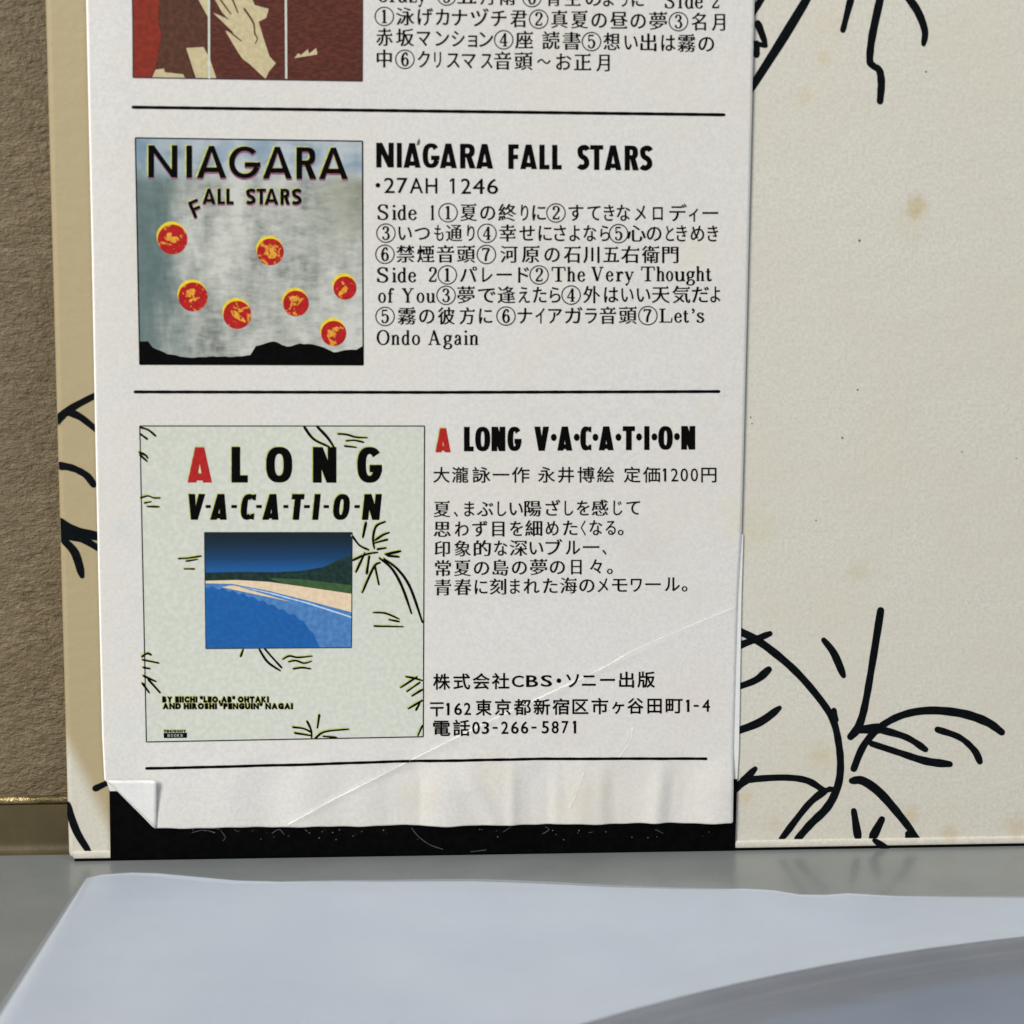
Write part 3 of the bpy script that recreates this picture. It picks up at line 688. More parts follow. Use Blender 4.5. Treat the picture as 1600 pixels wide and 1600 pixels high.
line('text_line', (600, 364.2), (1122, 365.2), 29.5, [(*A, '#3 170;い 270 380;つ 400 525;も 560 635;通 652 785;り 825 885;#4 985;幸 1083 1220;せ 1245 1370;に 1400 1508'), (*B, 'さ 28 125;よ 152 238;な 265 370;ら 400 478;#5 549;心 615 770;の 775 895;と 930 995;き 1015 1100;め 1130 1240;き 1265 1352')])
line('text_line', (600, 397.2), (1060, 398.2), 29.5, [(*A, '#6 162;禁 252 402;煙 420 562;音 580 722;頭 742 892;#7 980;河 1092 1232;原 1265 1410;の 1447 1572'), (*B, '石 105 245;川 262 395;五 425 555;右 567 718;衛 735 878;門 900 1032')])
line('text_line', (600, 429.4), (826, 429.6), 29.5, [(*A, '#1 665;パ 765 905;レ 945 1030;ー 1062 1185;ド 1235 1325;#2 1405')])
line('text_line', (590, 429.4), (1112, 427.2), 29.5, [(*A, '@S 95 190;@i 220 255;@d 265 335;@e 350 415;@2 513 580'), (*B, '@T 12 118;@h 135 200;@e 218 280;@V 328 428;@e 447 508;@r 527 588;@y 598 672;@T 733 838;@h 855 920;@o 932 988;@u 1000 1085;@g 1093 1165;@h 1175 1240;@t 1252 1303')], cap=23.2)
line('text_line', (590, 461.4), (680, 461.2), 29.5, [(*A, '@o 108 170;@f 185 235;@Y 297 395;@o 418 480;@u 495 566')], cap=22.8)
line('text_line', (600, 461.6), (1122, 460.4), 29.5, [(*A, '#3 655;夢 745 888;で 912 1055;逢 1068 1215;え 1238 1330;た 1355 1465;ら 1490 1578'), (*B, '#4 166;外 262 402;は 432 548;い 570 670;い 695 805;天 815 962;気 980 1128;だ 1140 1280;よ 1288 1370')])
line('text_line', (600, 494.4), (1012, 493.0), 29.5, [(*A, '#5 163;霧 262 415;の 437 562;彼 587 727;方 762 888;に 920 1028;#6 1138;ナ 1232 1350;イ 1375 1450;ア 1478 1590'), (*B, 'ガ 115 260;ラ 280 375;音 395 530;頭 550 698;#7 785')])
line('text_line', (1030, 492.8), (1102, 492.4), 29.5, [(*B, "@L 878 978;@e 998 1060;@t 1068 1120;@' 1135 1162;@s 1177 1240")], cap=22)
line('text_line', (590, 527.2), (750, 527.2), 29.5, [(*A, '@O 95 200;@n 215 280;@d 298 362;@o 380 445;@A 510 612;@g 632 705;@a 722 780;@i 800 832;@n 845 915')], cap=23)
A, B = (660, 6.4), (890, 6.4)
line('text_line', (680, 742.4), (1118, 741.8), 26.5, [(*A, '大 108 272;瀧 295 460;詠 500 680;一 702 868;作 893 1070;永 1155 1325;井 1355 1515'), (*B, '博 78 248;絵 272 445;定 540 708;価 732 905;円 1315 1468')], style='gothic')
line('text_line', (1030, 742), (1094, 741.8), 26.5, [(*B, '%1 930 965;%2 1012 1085;%0 1108 1183;%0 1210 1283')], cap=20.5, style='gothic')
B = (890, 5.714)
line('text_line', (680, 795.9), (1000, 793.2), 27.5, [(*A, '夏 110 280;、 312 355;ま 418 520;ぶ 543 710;し 750 838;い 870 1005;陽 1018 1190;ざ 1230 1380;し 1420 1508'), (*B, 'を 62 178;感 195 345;じ 390 470;て 505 628')])
line('text_line', (680, 827.2), (975, 824.4), 27.5, [(*A, '思 110 285;わ 322 462;ず 497 650;目 697 820;を 875 1005;細 1025 1198;め 1232 1362;た 1405 1550'), (*B, 'く 100 145;な 175 292;る 320 412;。 428 482')])
line('text_line', (680, 857.8), (950, 855.0), 27.5, [(*A, '印 120 275;象 315 485;的 512 685;な 715 850;深 870 1050;い 1070 1208;ブ 1230 1400;ル 1430 1578'), (*B, 'ー 118 265;、 290 330')])
line('text_line', (680, 888.2), (960, 885.2), 27.5, [(*A, '常 125 285;夏 315 485;の 513 668;島 700 862;の 893 1045;夢 1075 1250;の 1272 1425'), (*B, '日 12 107;々 180 290;。 332 385')])
line('text_line', (680, 918.2), (1075, 912.6), 27.5, [(*A, '青 118 290;春 315 490;に 522 650;刻 672 838;ま 875 975;れ 1010 1170;た 1205 1350;海 1375 1545'), (*B, 'の 85 222;メ 248 345;モ 378 515;ワ 545 645;ー 675 812;ル 848 985;。 1000 1052')])
A, B = (660, 6.667), (890, 6.667)
line('text_line', (680, 1065.4), (1023, 1062.2), 26.5, [(*A, '株 110 290;式 322 497;会 522 702;社 722 905;ソ 1497 1633'), (*B, 'ニ 128 272;ー 318 472;出 515 672;版 705 890')], style='bold')
line('text_line', (800, 1064.5), (875, 1063.4), 26.5, [(*A, '%C 930 1055;%B 1080 1205;%S 1232 1352;%. 1396 1446')], cap=18.2, style='bold')
line('text_line', (680, 1106.4), (1110, 1102.2), 26.5, [(*A, '東 553 722;京 752 922;都 950 1132;新 1155 1330;宿 1352 1530'), (*B, '区 28 195;市 228 402;ヶ 440 568;谷 600 772;田 810 960;町 1000 1178')], style='bold')
ik = Ink(obi_pt, 3.4e-5)
ik.poly([(672, 1097), (693, 1096.8), (693, 1099.6), (672, 1099.8)]); ik.poly([(672, 1104.3), (693, 1104.1), (693, 1107), (672, 1107.2)]); ik.poly([(680.8, 1106), (683.8, 1106), (683.8, 1119), (680.8, 1119)])
ik.build('postal_mark', M_ink, obi)
line('text_line', (696, 1107.6), (1110, 1102.4), 26.5, [(*A, '%1 248 282;%6 330 412;%2 432 505'), (*B, '%1 1212 1248;%- 1292 1345;%4 1382 1462')], cap=19.2, style='bold')
line('text_line', (680, 1137.8), (735, 1137.2), 26.5, [(*A, '電 110 290;話 318 495')], style='bold')
line('text_line', (737, 1137.0), (900, 1135.9), 26.5, [(*A, '%0 517 598;%3 618 695;%- 730 782;%2 820 895;%6 922 1003;%6 1025 1103;%- 1135 1188;%5 1242 1318;%8 1345 1420;%7 1450 1522'), (*B, '%1 32 68')], cap=19.6, style='bold')

# ---- heavy titles
def title(name, mat, parent, letters, t, surf, eps=3.4e-5, **kw):
    ik = Ink(surf, eps)
    for ch, x0, x1, yt, yb in letters:
        if ch == '.':
            cx, cy = (x0 + x1) / 2, (yt + yb) / 2; ik.poly([(cx + (x1 - x0) / 2 * math.cos(i * .4488), cy + (yb - yt) / 2 * math.sin(i * .4488)) for i in range(14)])
        elif ch == '-': ik.poly([(x0, yt), (x1, yt), (x1, yb), (x0, yb)])
        else: block(ik, ch, x0, x1, yt, yb, t, **kw)
    return ik.build(name, mat, parent)
def zl_(ox, oy, s, txt, top, base, xa, xb):
    out = []
    for it in txt.split(';'):
        c, a, b_ = it.split(); x0, x1 = ox + float(a) / s, ox + float(b_) / s; k_ = ((x0 + x1) / 2 - xa) / (xb - xa)
        out.append((c, x0, x1, top[0] + (top[1] - top[0]) * k_, base[0] + (base[1] - base[0]) * k_))
    return out
t1 = zl_(570, 200, 5.161, 'N 92 233;I 258 298;A 312 450;G 466 602;A 605 742;R 768 893;A 897 1034;F 1157 1240;A 1253 1388;L 1407 1488;L 1510 1587', (222.8, 228.2), (261.4, 266.4), 590, 1018) + \
     zl_(860, 200, 5.161, 'S 218 312;T 320 425;A 437 572;R 598 712;S 722 820', (222.8, 227.8), (261.4, 266.4), 590, 1018)
title('title_lettering', M_ink, obi, t1, 8.2, obi_pt)
ik = Ink(obi_pt, 4e-5); ik.poly([(651, 227), (652, 221), (655, 216), (656.5, 221), (655, 226)]); ik.build('ink_smudge', ink('smudge_olive', (90, 84, 60), .6, .2), obi)
title('title_lettering', M_yel, obi, [('A', 679.4, 702.8, 667, 705)], 9.0, obi_pt, 2.2e-5)
title('title_lettering', M_red, obi, [('A', 680.6, 704, 669, 706.4)], 8.6, obi_pt, 4.2e-5)
t2 = zl_(660, 650, 6.4, 'L 415 512;O 527 677;N 690 828;G 850 990;V 1118 1265;A 1348 1498', (666.9, 665.4), (705.2, 702.2), 720, 1086) + \
     zl_(890, 650, 6.4, 'C 105 218;A 290 440;T 530 652;I 745 797;O 885 1030;N 1115 1255', (666.9, 665.4), (705.2, 702.2), 720, 1086)
for cx, cy in [(660 + 1313 / 6.4, 683.2), (660 + 1542 / 6.4, 683.1), (890 + 257 / 6.4, 683.1), (890 + 487 / 6.4, 682.9), (890 + 693 / 6.4, 682.5), (890 + 847 / 6.4, 682.5), (890 + 1072 / 6.4, 682)]:
    t2.append(('.', cx - 4.6, cx + 4.6, cy - 5.7, cy + 5.7))
title('title_lettering', M_ink, obi, t2, 8.9, obi_pt)

# ---- thumbnail pictures
def grid_patch(name, quad, mat, parent, eps, n=24):
    (ax, ay), (bx, by), (cx, cy), (dx_, dy) = quad; v, f = [], []
    for j in range(n + 1):
        for i in range(n + 1):
            u, q = i / n, j / n
            x = (ax * (1 - u) + bx * u) * (1 - q) + (dx_ * (1 - u) + cx * u) * q; y = (ay * (1 - u) + by * u) * (1 - q) + (dy * (1 - u) + cy * u) * q
            v.append(obi_pt(x, y, eps))
    for j in range(n):
        for i in range(n): a = j * (n + 1) + i; f.append((a, a + n + 1, a + n + 2, a + 1))
    return mesh_obj(name, v, f, mat, parent)
def frame_line(quad, mat, parent, w_=1.8, eps=4.4e-5, name='picture_border'):
    ik = Ink(obi_pt, eps)
    for (a, b_) in zip(quad, quad[1:] + quad[:1]):
        n_ = 40; ik.ribbon([Vector((a[0] + (b_[0] - a[0]) * i / n_, a[1] + (b_[1] - a[1]) * i / n_)) for i in range(n_ + 1)], [w_] * (n_ + 1), caps=False)
    return ik.build(name, mat, parent)
# first picture: plain blocks of red, brown and cream (its upper part is above the photograph)
q1 = [(205, -232), (568.5, -226), (566, 126.8), (208, 121)]
n = N('thumbnail_brown'); c = n.mix(n.maprange(n.noise(1500, 3, .6, n.mapped((1, 1, 2.5), (0, .7, 0))), .35, .68), srgb(70, 30, 19), srgb(95, 44, 29)); M_brown = n.done(c, .45, .35)
pic1 = grid_patch('album_picture', q1, M_brown, obi, 2.4e-5)
M_rust = ink('thumbnail_rust', (118, 33, 14), .45, .35, .12); M_cream = ink('thumbnail_cream', (184, 171, 134), .5, .3, .06); M_deep = ink('thumbnail_deep_brown', (72, 42, 28), .45, .3, .2)
ik = Ink(obi_pt, 3.2e-5); ik.poly([(208, 120.4), (206, 0), (205, -230), (252, -230), (249, -60), (249, 0), (247, 30), (252, 55), (248, 75), (244, 100), (236, 121)]); ik.build('red_area', M_rust, pic1)
ik = Ink(obi_pt, 3.2e-5); ik.poly([(249, -6), (306, -6), (322, 20), (325, 40), (324, 82), (318, 73), (290, 75), (303, 121.4), (288, 121.2), (262, 112), (247, 104), (251, 70), (254, 55), (248, 30)]); ik.build('dark_area', M_deep, pic1)
ik = Ink(obi_pt, 4.0e-5)
ik.poly([(306, -8), (326, -8), (325.5, 28), (319, 16)]); ik.poly([(291, 75), (318, 73.5), (328, 92), (338, 122), (306, 121.5)]); ik.poly([(238, 121), (243, 109), (256, 107), (258, 113), (286, 116), (289, 121.5)])
ik.poly([(340, -6), (392, -6), (398, 8), (420, 14), (416, 28), (404, 34), (412, 60), (421, 88), (431, 99), (420, 112), (415, 123), (408, 117), (390, 100), (380, 93), (372, 82), (352, 48), (366, 52), (333, 20), (352, 28), (334, -4)])
ik.poly([(460, 91), (466, 83), (470, 86), (481, 77), (483, 84), (494, 75), (496, 85), (478, 88)])
ik.build('cream_shapes', M_cream, pic1)
ik = Ink(obi_pt, 4.8e-5)
for x0, dx_ in ((326.5, .3), (446.6, .7)): ik.ribbon([Vector((x0 + dx_ * i / 20, -8 + 131 * i / 20)) for i in range(21)], [3.4] * 21, caps=False)
ik.build('white_bars', M_cover, pic1)
ik = Ink(obi_pt, 4.9e-5)
for pts in ([(330, 2), (344, 18), (356, 30)], [(341, -6), (352, 10), (361, 22)], [(362, -4), (372, 20)], [(345, 38), (362, 52), (377, 64)], [(382, 14), (396, 36), (398, 52), (402, 60), (399, 68)]):
    p = spline(pts, 5); ik.ribbon(p, [3.2 - 1.6 * i / len(p) for i in range(len(p))])
ik.build('shade_lines', M_deep, pic1)
frame_line([(206.5, -230), (567.2, -225), (566, 126.6), (208, 121)], ink('thumbnail_edge_ink', (48, 36, 52), .4, .3), pic1, 1.6)

# second picture: grey streaked backdrop with red discs
q2 = [(212, 216), (566, 221.2), (566.6, 570.4), (218.6, 568.6)]
n = N('thumbnail_falls')
sx_, _, sz_ = n.sep()[0], 0, n.sep()[2]
vert = n.mapped((1, 1, .34), (0, -.3, 0))
g1 = n.noise(210, 5, .62, vert); g2 = n.noise(1300, 3, .6, n.mapped((.5, 1, 1.3), (0, .85, 0)))
c = n.ramp(n.math('ADD', n.math('MULTIPLY', g1, .68), n.math('MULTIPLY', g2, .32)), [(.34, srgb(108, 112, 104)), (.46, srgb(160, 162, 154)), (.6, srgb(194, 194, 186))])
pl = on_front(218, 400).x
teal = n.math('MULTIPLY', n.maprange(n.math('ADD', n.sep()[0], n.math('MULTIPLY', n.math('SUBTRACT', g1, .5), .006)), pl, pl + .0085, 1, 0), n.maprange(n.sep()[2], on_front(300, 300).z, on_front(300, 360).z, 1, .0))
teal = n.maprange(n.math('ADD', n.sep()[0], n.math('MULTIPLY', n.math('SUBTRACT', g1, .5), .012)), pl, pl + .0085, .85, 0)
c = n.mix(teal, c, srgb(72, 98, 98))
zt_ = on_front(400, 285).z
gx = n.math('ADD', n.sep()[2], n.math('MULTIPLY', n.math('SUBTRACT', n.noise(260, 3), .5), .004))
c = n.mix(n.maprange(gx, zt_ - .0005, zt_ + .002, 0, .7), c, n.mix(n.maprange(n.noise(300, 3), .4, .62), srgb(172, 184, 192), srgb(120, 146, 168)))
g = n.maprange(n.math('ADD', n.sep()[0], n.math('MULTIPLY', n.math('SUBTRACT', g1, .5), .02)), on_front(440, 400).x, on_front(566, 400).x, 0, .55)
gz = n.maprange(n.sep()[2], on_front(500, 420).z, on_front(500, 310).z, 0, 1); gz2 = n.maprange(n.sep()[2], zt_, zt_ + .001, 1, 0)
c = n.mix(n.math('MULTIPLY', g, n.math('MULTIPLY', gz, gz2)), c, srgb(120, 122, 98))
M_falls = n.done(c, .45, .35)
pic2 = grid_patch('album_picture', q2, M_falls, obi, 2.4e-5)
ground = [(218, 533), (231, 533.5), (239, 543), (262, 553), (294, 559), (333, 557), (365, 557.5), (391, 555), (400, 541), (413, 537), (427, 533), (433, 535), (449, 542), (468, 537), (490, 538), (500, 541), (513, 546), (522, 550.5), (541, 547), (557, 546), (566.8, 540), (567, 571), (218.5, 569.6)]
ik = Ink(obi_pt, 3.4e-5)
gt = ground[:-2]
for (ax_, ay_), (bx_, by_) in zip(gt, gt[1:]):
    n__ = max(1, int((bx_ - ax_) / 6))
    for q in range(n__):
        u0, u1 = q / n__, (q + 1) / n__
        xa_, xb_ = ax_ + (bx_ - ax_) * u0, ax_ + (bx_ - ax_) * u1
        ja, jb = .5 * math.sin(xa_ * 1.3), .5 * math.sin(xb_ * 1.3)
        b0 = len(ik.v); ik.v += [obi_pt(xa_, ay_ + (by_ - ay_) * u0 + ja, 3.4e-5), obi_pt(xb_, ay_ + (by_ - ay_) * u1 + jb, 3.4e-5), obi_pt(xb_, 570.4, 3.4e-5), obi_pt(xa_, 570 , 3.4e-5)]; ik.f.append([b0, b0 + 1, b0 + 2, b0 + 3])
ik.build('dark_ground', M_ink, pic2)
ik = Ink(obi_pt, 3.0e-5)
M_ye = ink('disc_yellow', (214, 190, 44), .45, .3, .06); M_dr = ink('disc_red', (160, 24, 26), .45, .2, .1, (850, .57, (208, 140, 50))); M_oc = ink('disc_ochre', (206, 146, 50), .45, .2, .08, (1300, .56, (150, 60, 30)))
discs = [(269.6, 373, 23.4), (301.6, 462.8, 22.8), (370.8, 491, 22), (422.4, 392.6, 21), (462.4, 473.2, 20.2), (539, 449, 18.2), (521.4, 520, 19.8)]
for i_, (dx_, dy, r) in enumerate(discs):
    ik = Ink(obi_pt, 3.0e-5); ik.poly([(dx_ - 1.6 + r * math.cos(a * .2618), dy - 3.6 + r * math.sin(a * .2618)) for a in range(24)]); dk = ik.build('disc', M_ye, pic2)
    ik = Ink(obi_pt, 3.8e-5); ik.poly([(dx_ + r * math.cos(a * .2618), dy + 1 + r * math.sin(a * .2618)) for a in range(24)])
    dk.data.materials.append(M_dr); k0 = len(dk.data.vertices)
    V2 = [v_.co.copy() for v_ in dk.data.vertices] + ik.v; F2 = [tuple(p.vertices) for p in dk.data.polygons] + [tuple(x + k0 for x in f_) for f_ in ik.f]; mi = [0, 1]
    ik = Ink(obi_pt, 4.6e-5); rnd = random.Random(i_ + 3)
    for bi in range(3 + i_ % 2):
        bx, by, br = dx_ + rnd.uniform(-6, 6), dy + rnd.uniform(-7, 7), rnd.uniform(1.8, 4.0) if bi else rnd.uniform(5.5, 8.5)
        el, an = rnd.uniform(1.0, 1.9), rnd.uniform(-.9, 1.2); pts_ = []
        for a in range(20):
            t_ = a * math.pi / 10; ex_, ey_ = br * el * math.cos(t_), br / el * math.sin(t_) * (1 + .25 * math.sin(3 * t_ + i_)) + .6 * math.sin(7 * t_)
            pts_.append((bx + ex_ * math.cos(an) - ey_ * math.sin(an), by + ex_ * math.sin(an) + ey_ * math.cos(an)))
        ik.poly(pts_)
    k0 = len(V2); V2 += ik.v; F2 += [tuple(x + k0 for x in f_) for f_ in ik.f]; mi += [2] * len(ik.f)
    dk.data.clear_geometry(); dk.data.from_pydata([tuple(p) for p in V2], [], F2); dk.data.materials.append(M_oc); dk.data.polygons.foreach_set('material_index', mi); dk.data.update()
t3 = zl_(200, 205, 8, 'N 255 618;I 730 800;A 860 1230;G 1262 1655', (226.6, 230.8), (277, 280), 232, 544) + zl_(380, 205, 8, 'A 245 610;R 665 915;A 945 1310', (226.6, 230.8), (277, 280), 232, 544)
t4 = zl_(200, 205, 8, 'A 930 1095;L 1118 1212;L 1228 1320', (294.5, 294.8), (318.6, 319.6), 316, 470) + zl_(380, 205, 8, 'S 35 155;T 165 285;A 265 440;R 465 585;S 608 730', (294.5, 294.8), (318.6, 319.6), 316, 470)
tF = [('F', 298, 314, 312, 339)]
for mat_, d_, e_ in ((M_yel, (-2.4, -1.6), 3.0e-5), (M_mag, (.4, 2.8), 3.7e-5), (M_ink, (0, 0), 4.5e-5)):
    title('picture_title', mat_, pic2, t3, 8.8, obi_pt, e_, geo=True, dxy=d_)
    title('picture_title', mat_, pic2, t4, 5.2, obi_pt, e_ + 2e-7, geo=True, dxy=(d_[0] * .7, d_[1] * .8))
    title('picture_title', mat_, pic2, tF, 5.2, obi_pt, e_ + 4e-7, geo=True, rot=-.4, dxy=(d_[0] * .7, d_[1] * .8))
frame_line([(211.6, 215.4), (566.4, 220.6), (567.4, 570), (218.4, 569)], M_ink, pic2, 1.9)

# third picture: pale cover with lettering, loose strokes and a plain blue seaside panel
q3 = [(219, 666), (662.6, 666), (660.6, 1150.2), (229.4, 1158.4)]
pic3 = grid_patch('album_picture', q3, M_cover, obi, 2.4e-5, 60)
frame_line([(218.4, 665.6), (663.2, 665.6), (661.2, 1150.6), (228.8, 1159)], M_ink, pic3, 1.6)
sk = [(3, [(220, 668), (232, 672), (243, 681)]), (3, [(219, 678), (230, 686)]), (3, [(218, 707), (227, 711), (231, 716)]), (3, [(219, 711), (230, 721)]), (2.4, [(220, 778), (231, 775), (240, 778), (250, 778)]), (2.4, [(226, 786), (236, 784)]), (2.4, [(230, 791.5), (249, 792)]),
      (3.6, [(476, 668), (490, 686), (514, 698)]), (3.6, [(496, 667), (512, 684), (522, 699)]), (2.6, [(528, 678), (542, 679), (556, 683), (574, 684)]), (2.6, [(541, 689), (554, 688), (568, 691)]), (2.6, [(539, 697), (557, 699)]),
      (2.4, [(279, 873), (294, 872), (314, 869)]), (2.2, [(291, 877), (309, 874)]), (2.2, [(288, 889), (304, 889)]),
      (3.4, [(572, 816), (567, 840)]), (3, [(602, 815), (588, 822), (583, 840), (585, 857)]), (3, [(608, 832), (598, 836), (586, 844)]), (3, [(605, 843), (586, 848)]), (3, [(551, 838), (562, 852), (576, 859)]), (3, [(552, 875), (572, 866), (590, 863)]),
      (3, [(570, 864), (556, 894)]), (3.4, [(577, 869), (573, 896)]), (3, [(594, 879), (584, 886), (566, 926)]), (3, [(586, 885), (592, 913)]), (3, [(590, 858), (603, 856)]), (3.4, [(602, 866), (626, 861)]), (3, [(605, 868), (624, 870)]),
      (3.4, [(593, 872), (612, 888), (628, 916), (643, 958)]), (3.4, [(600, 873), (622, 890), (641, 918), (660, 972)]), (2.4, [(583, 957), (602, 958), (624, 967)]), (2.6, [(608, 968), (624, 971)]), (2.4, [(585, 978), (630, 979)]),
      (3, [(222, 1026), (230, 1021), (236, 1023)]), (2.6, [(223, 1031), (248, 1036)]), (2.6, [(224, 1043), (235, 1045)]), (2.8, [(224, 1056), (244, 1065)]), (3.2, [(232, 1062), (250, 1082)]), (3.2, [(223, 1068), (233, 1082)]),
      (2.8, [(380, 1015), (376, 1026)]), (3, [(405, 1014), (418, 1034), (438, 1048)]), (3, [(414, 1014), (428, 1030), (440, 1043)]), (2.4, [(442, 1030), (452, 1025), (466, 1027), (488, 1025)]), (2.4, [(451, 1034), (462, 1032), (475, 1036), (487, 1033)]), (2.4, [(458, 1045), (472, 1043), (486, 1045)]),
      (2.8, [(458, 1136), (474, 1138), (487, 1144)]), (2.8, [(461, 1145), (486, 1149)]), (3, [(480, 1127), (486, 1140), (487, 1152)]), (3, [(499, 1117), (496, 1137)]), (2.8, [(493, 1153), (508, 1143), (545, 1139)]), (2.6, [(505, 1150), (526, 1152)]),
      (2.6, [(634, 1057), (646, 1059), (660, 1063)]), (2.6, [(626, 1074), (652, 1057)]), (2.6, [(636, 1080), (656, 1066)]), (2.8, [(644, 1087), (660, 1077)]), (2.8, [(638, 1107), (660, 1094)]), (2.8, [(650, 1109), (656, 1098)]), (2.4, [(653, 1149), (660, 1133)])]
stroke_set('loose_strokes', [(w_, [(x - 1.2, y - 1.4) for x, y in p]) for w_, p in sk], obi_pt, M_yel, pic3, 3.0e-5, .1, k=1.12)
stroke_set('loose_strokes', sk, obi_pt, M_ink, pic3, 3.8e-5, .1, k=1.12)
title('picture_title', M_yel, pic3, [('A', 205 + 582 / 6.667, 205 + 836 / 6.667, 697.4, 752)], 13.2, obi_pt, 3.2e-5)
title('picture_title', M_red, pic3, [('A', 205 + 587 / 6.667, 205 + 841 / 6.667, 699, 754)], 13.2, obi_pt, 4.4e-5)
t5 = [(c, a, b_, 698.2, 754) for c, a, b_, _, _ in zl_(205, 0, 6.667, 'L 1045 1215;O 1405 1678', (0, 0), (0, 0), 0, 1)] + [(c, a, b_, 698.4, 754.2) for c, a, b_, _, _ in zl_(430, 0, 6.667, 'N 393 638;G 855 1113', (0, 0), (0, 0), 0, 1)]
for mt_, d_, e_ in ((M_yel, (-1.6, -1.2), 3.2e-5), (M_ink, (0, 0), 4.4e-5)):
    title('picture_title', mt_, pic3, t5, 13.6, obi_pt, e_, dxy=d_)
t6 = zl_(205, 0, 6.667, 'V 570 745;A 822 995;C 1130 1280;A 1365 1535', (771.9, 771.9), (812.2, 812.2), 0, 1) + zl_(430, 0, 6.667, 'T 150 280;I 385 448;O 592 762;N 903 1085', (771.9, 771.9), (812.2, 812.2), 0, 1)
t7 = zl_(205, 0, 6.667, '- 775 828;- 1043 1102;- 1302 1360;- 1585 1637', (789, 789), (793.8, 793.8), 0, 1) + zl_(430, 0, 6.667, '- 300 360;- 504 560;- 825 882', (789, 789), (793.8, 793.8), 0, 1)
for mt_, d_, e_ in ((M_yel, (-1.4, -1.2), 3.2e-5), (M_ink, (0, 0), 4.4e-5)):
    title('picture_title', mt_, pic3, t6, 9.9, obi_pt, e_, shear=.10, dxy=d_); title('picture_title', mt_, pic3, t7, 9, obi_pt, e_ + 3e-7, dxy=d_)
def tiny(txt, x0, x1, yt, yb, name, mat=M_ink, off=.105):
    for mt_, d_, e_ in ((M_yel, -1.2, 3.2e-5), (mat, 0, 4.4e-5)):
        ik = Ink(obi_pt, e_); g_ = [font_glyph(c, off, 0, False) if c != ' ' else None for c in txt]
        wds = [(q[3] - q[2] + .09) if q else .34 for q in g_]; tot = sum(wds); x = x0 + d_
        for c, q, wd in zip(txt, g_, wds):
            if q:
                X1 = x + (wd - .06) / tot * (x1 - x0); hi = .73
                ik.tris([(x + (p[0] - q[2]) / (q[3] - q[2]) * (X1 - x), yb + d_ - p[1] / hi * (yb - yt)) for p in q[0]], q[1])
            x += wd / tot * (x1 - x0)
        ik.build(name, mt_, pic3)
tiny('BY EIICHI "LEO,AB" OHTAKI', 253.5, 421, 1088.6, 1096.6, 'small_lettering'); tiny('AND HIROSHI "PENGUIN" NAGAI', 254, 458.6, 1099, 1107, 'small_lettering')
tiny('CBS/SONY', 256, 291.4, 1140.4, 1143.8, 'small_lettering')
ik = Ink(obi_pt, 3.6e-5); ik.poly([(255.6, 1145), (292.4, 1144.6), (292.2, 1152.6), (256, 1153)]); ik.build('small_block', M_ink, pic3)
ik = Ink(obi_pt, 5.2e-5)
for i_, c_ in enumerate('BOOKS'): latin(ik, c_, 262 + i_ * 5, 265.6 + i_ * 5, 1146.8, 1150.8)
ik.build('small_lettering', M_cover, pic3)
# the blue panel
q4 = [(319.4, 832), (550.2, 831.8), (549.2, 1011.6), (321.6, 1013.4)]
n = N('panel_sky'); f_ = n.maprange(n.sep()[2], on_front(430, 900).z, on_front(430, 834).z)
M_sky = n.done(n.mix(n.noise(2500, 2), n.ramp(f_, [(0, srgb(20, 84, 146)), (.4, srgb(12, 58, 98)), (1, srgb(8, 28, 40))]), srgb(14, 50, 84), 'MIX') if False else n.ramp(f_, [(0, srgb(22, 86, 148)), (.4, srgb(12, 58, 98)), (1, srgb(8, 28, 40))]), .4, .4)
pan = grid_patch('sea_panel', q4, M_sky, pic3, 3.0e-5, 20)
M_hill = ink('panel_dark_green', (14, 34, 30), .4, .35, .5); M_gr = ink('panel_green', (52, 78, 46), .4, .3); M_sand = ink('panel_sand', (212, 190, 160), .45, .3, .04)
M_w1 = ink('panel_water_light', (66, 112, 164), .4, .35, .12); M_w2 = ink('panel_water_blue', (16, 84, 150), .4, .4, .06); M_foam = ink('panel_foam', (170, 190, 208), .4, .3)
def pgon(mat_, e_, pts, nm='panel_shape'):
    ik = Ink(obi_pt, e_); ik.poly(pts); return ik.build(nm, mat_, pan)
pgon(M_hill, 3.8e-5, [(319.6, 895), (350, 894), (380, 893.6), (430, 894), (470, 892), (505, 886), (530, 874), (550, 868), (550, 924), (319.8, 910)])
pgon(M_gr, 4.1e-5, [(360, 905), (420, 903), (470, 905), (549.8, 914), (549.6, 927.5), (470, 918), (400, 910)])
pgon(M_sand, 4.4e-5, [(319.9, 907.5), (370, 906.2), (420, 909), (470, 916), (549.6, 927.6), (549.5, 960), (320.2, 912)])
pgon(M_w1, 4.7e-5, [(320.2, 911.5), (362, 912.2), (420, 923), (480, 938), (549.5, 956.5), (549.2, 1011.5), (321.4, 1013.2)])
pgon(M_foam, 5.0e-5, [(362, 914), (420, 925), (480, 941), (549.4, 963), (549.4, 965.4), (480, 943), (420, 927)])
wv = [(320.6, 917)]
for i_ in range(1, 40):
    t = i_ / 40; wv.append((320.6 + t * 172, 917 + 62 * t ** 1.55 + 2.2 * math.sin(i_ * 1.7) + 34 * max(0, t - .86) * 7 * .4))
pgon(M_w2, 5.2e-5, wv + [(500, 1011.9), (321.5, 1013.3)])
frame_line(q4, M_hill, pan, 1.3, 5.6e-5)

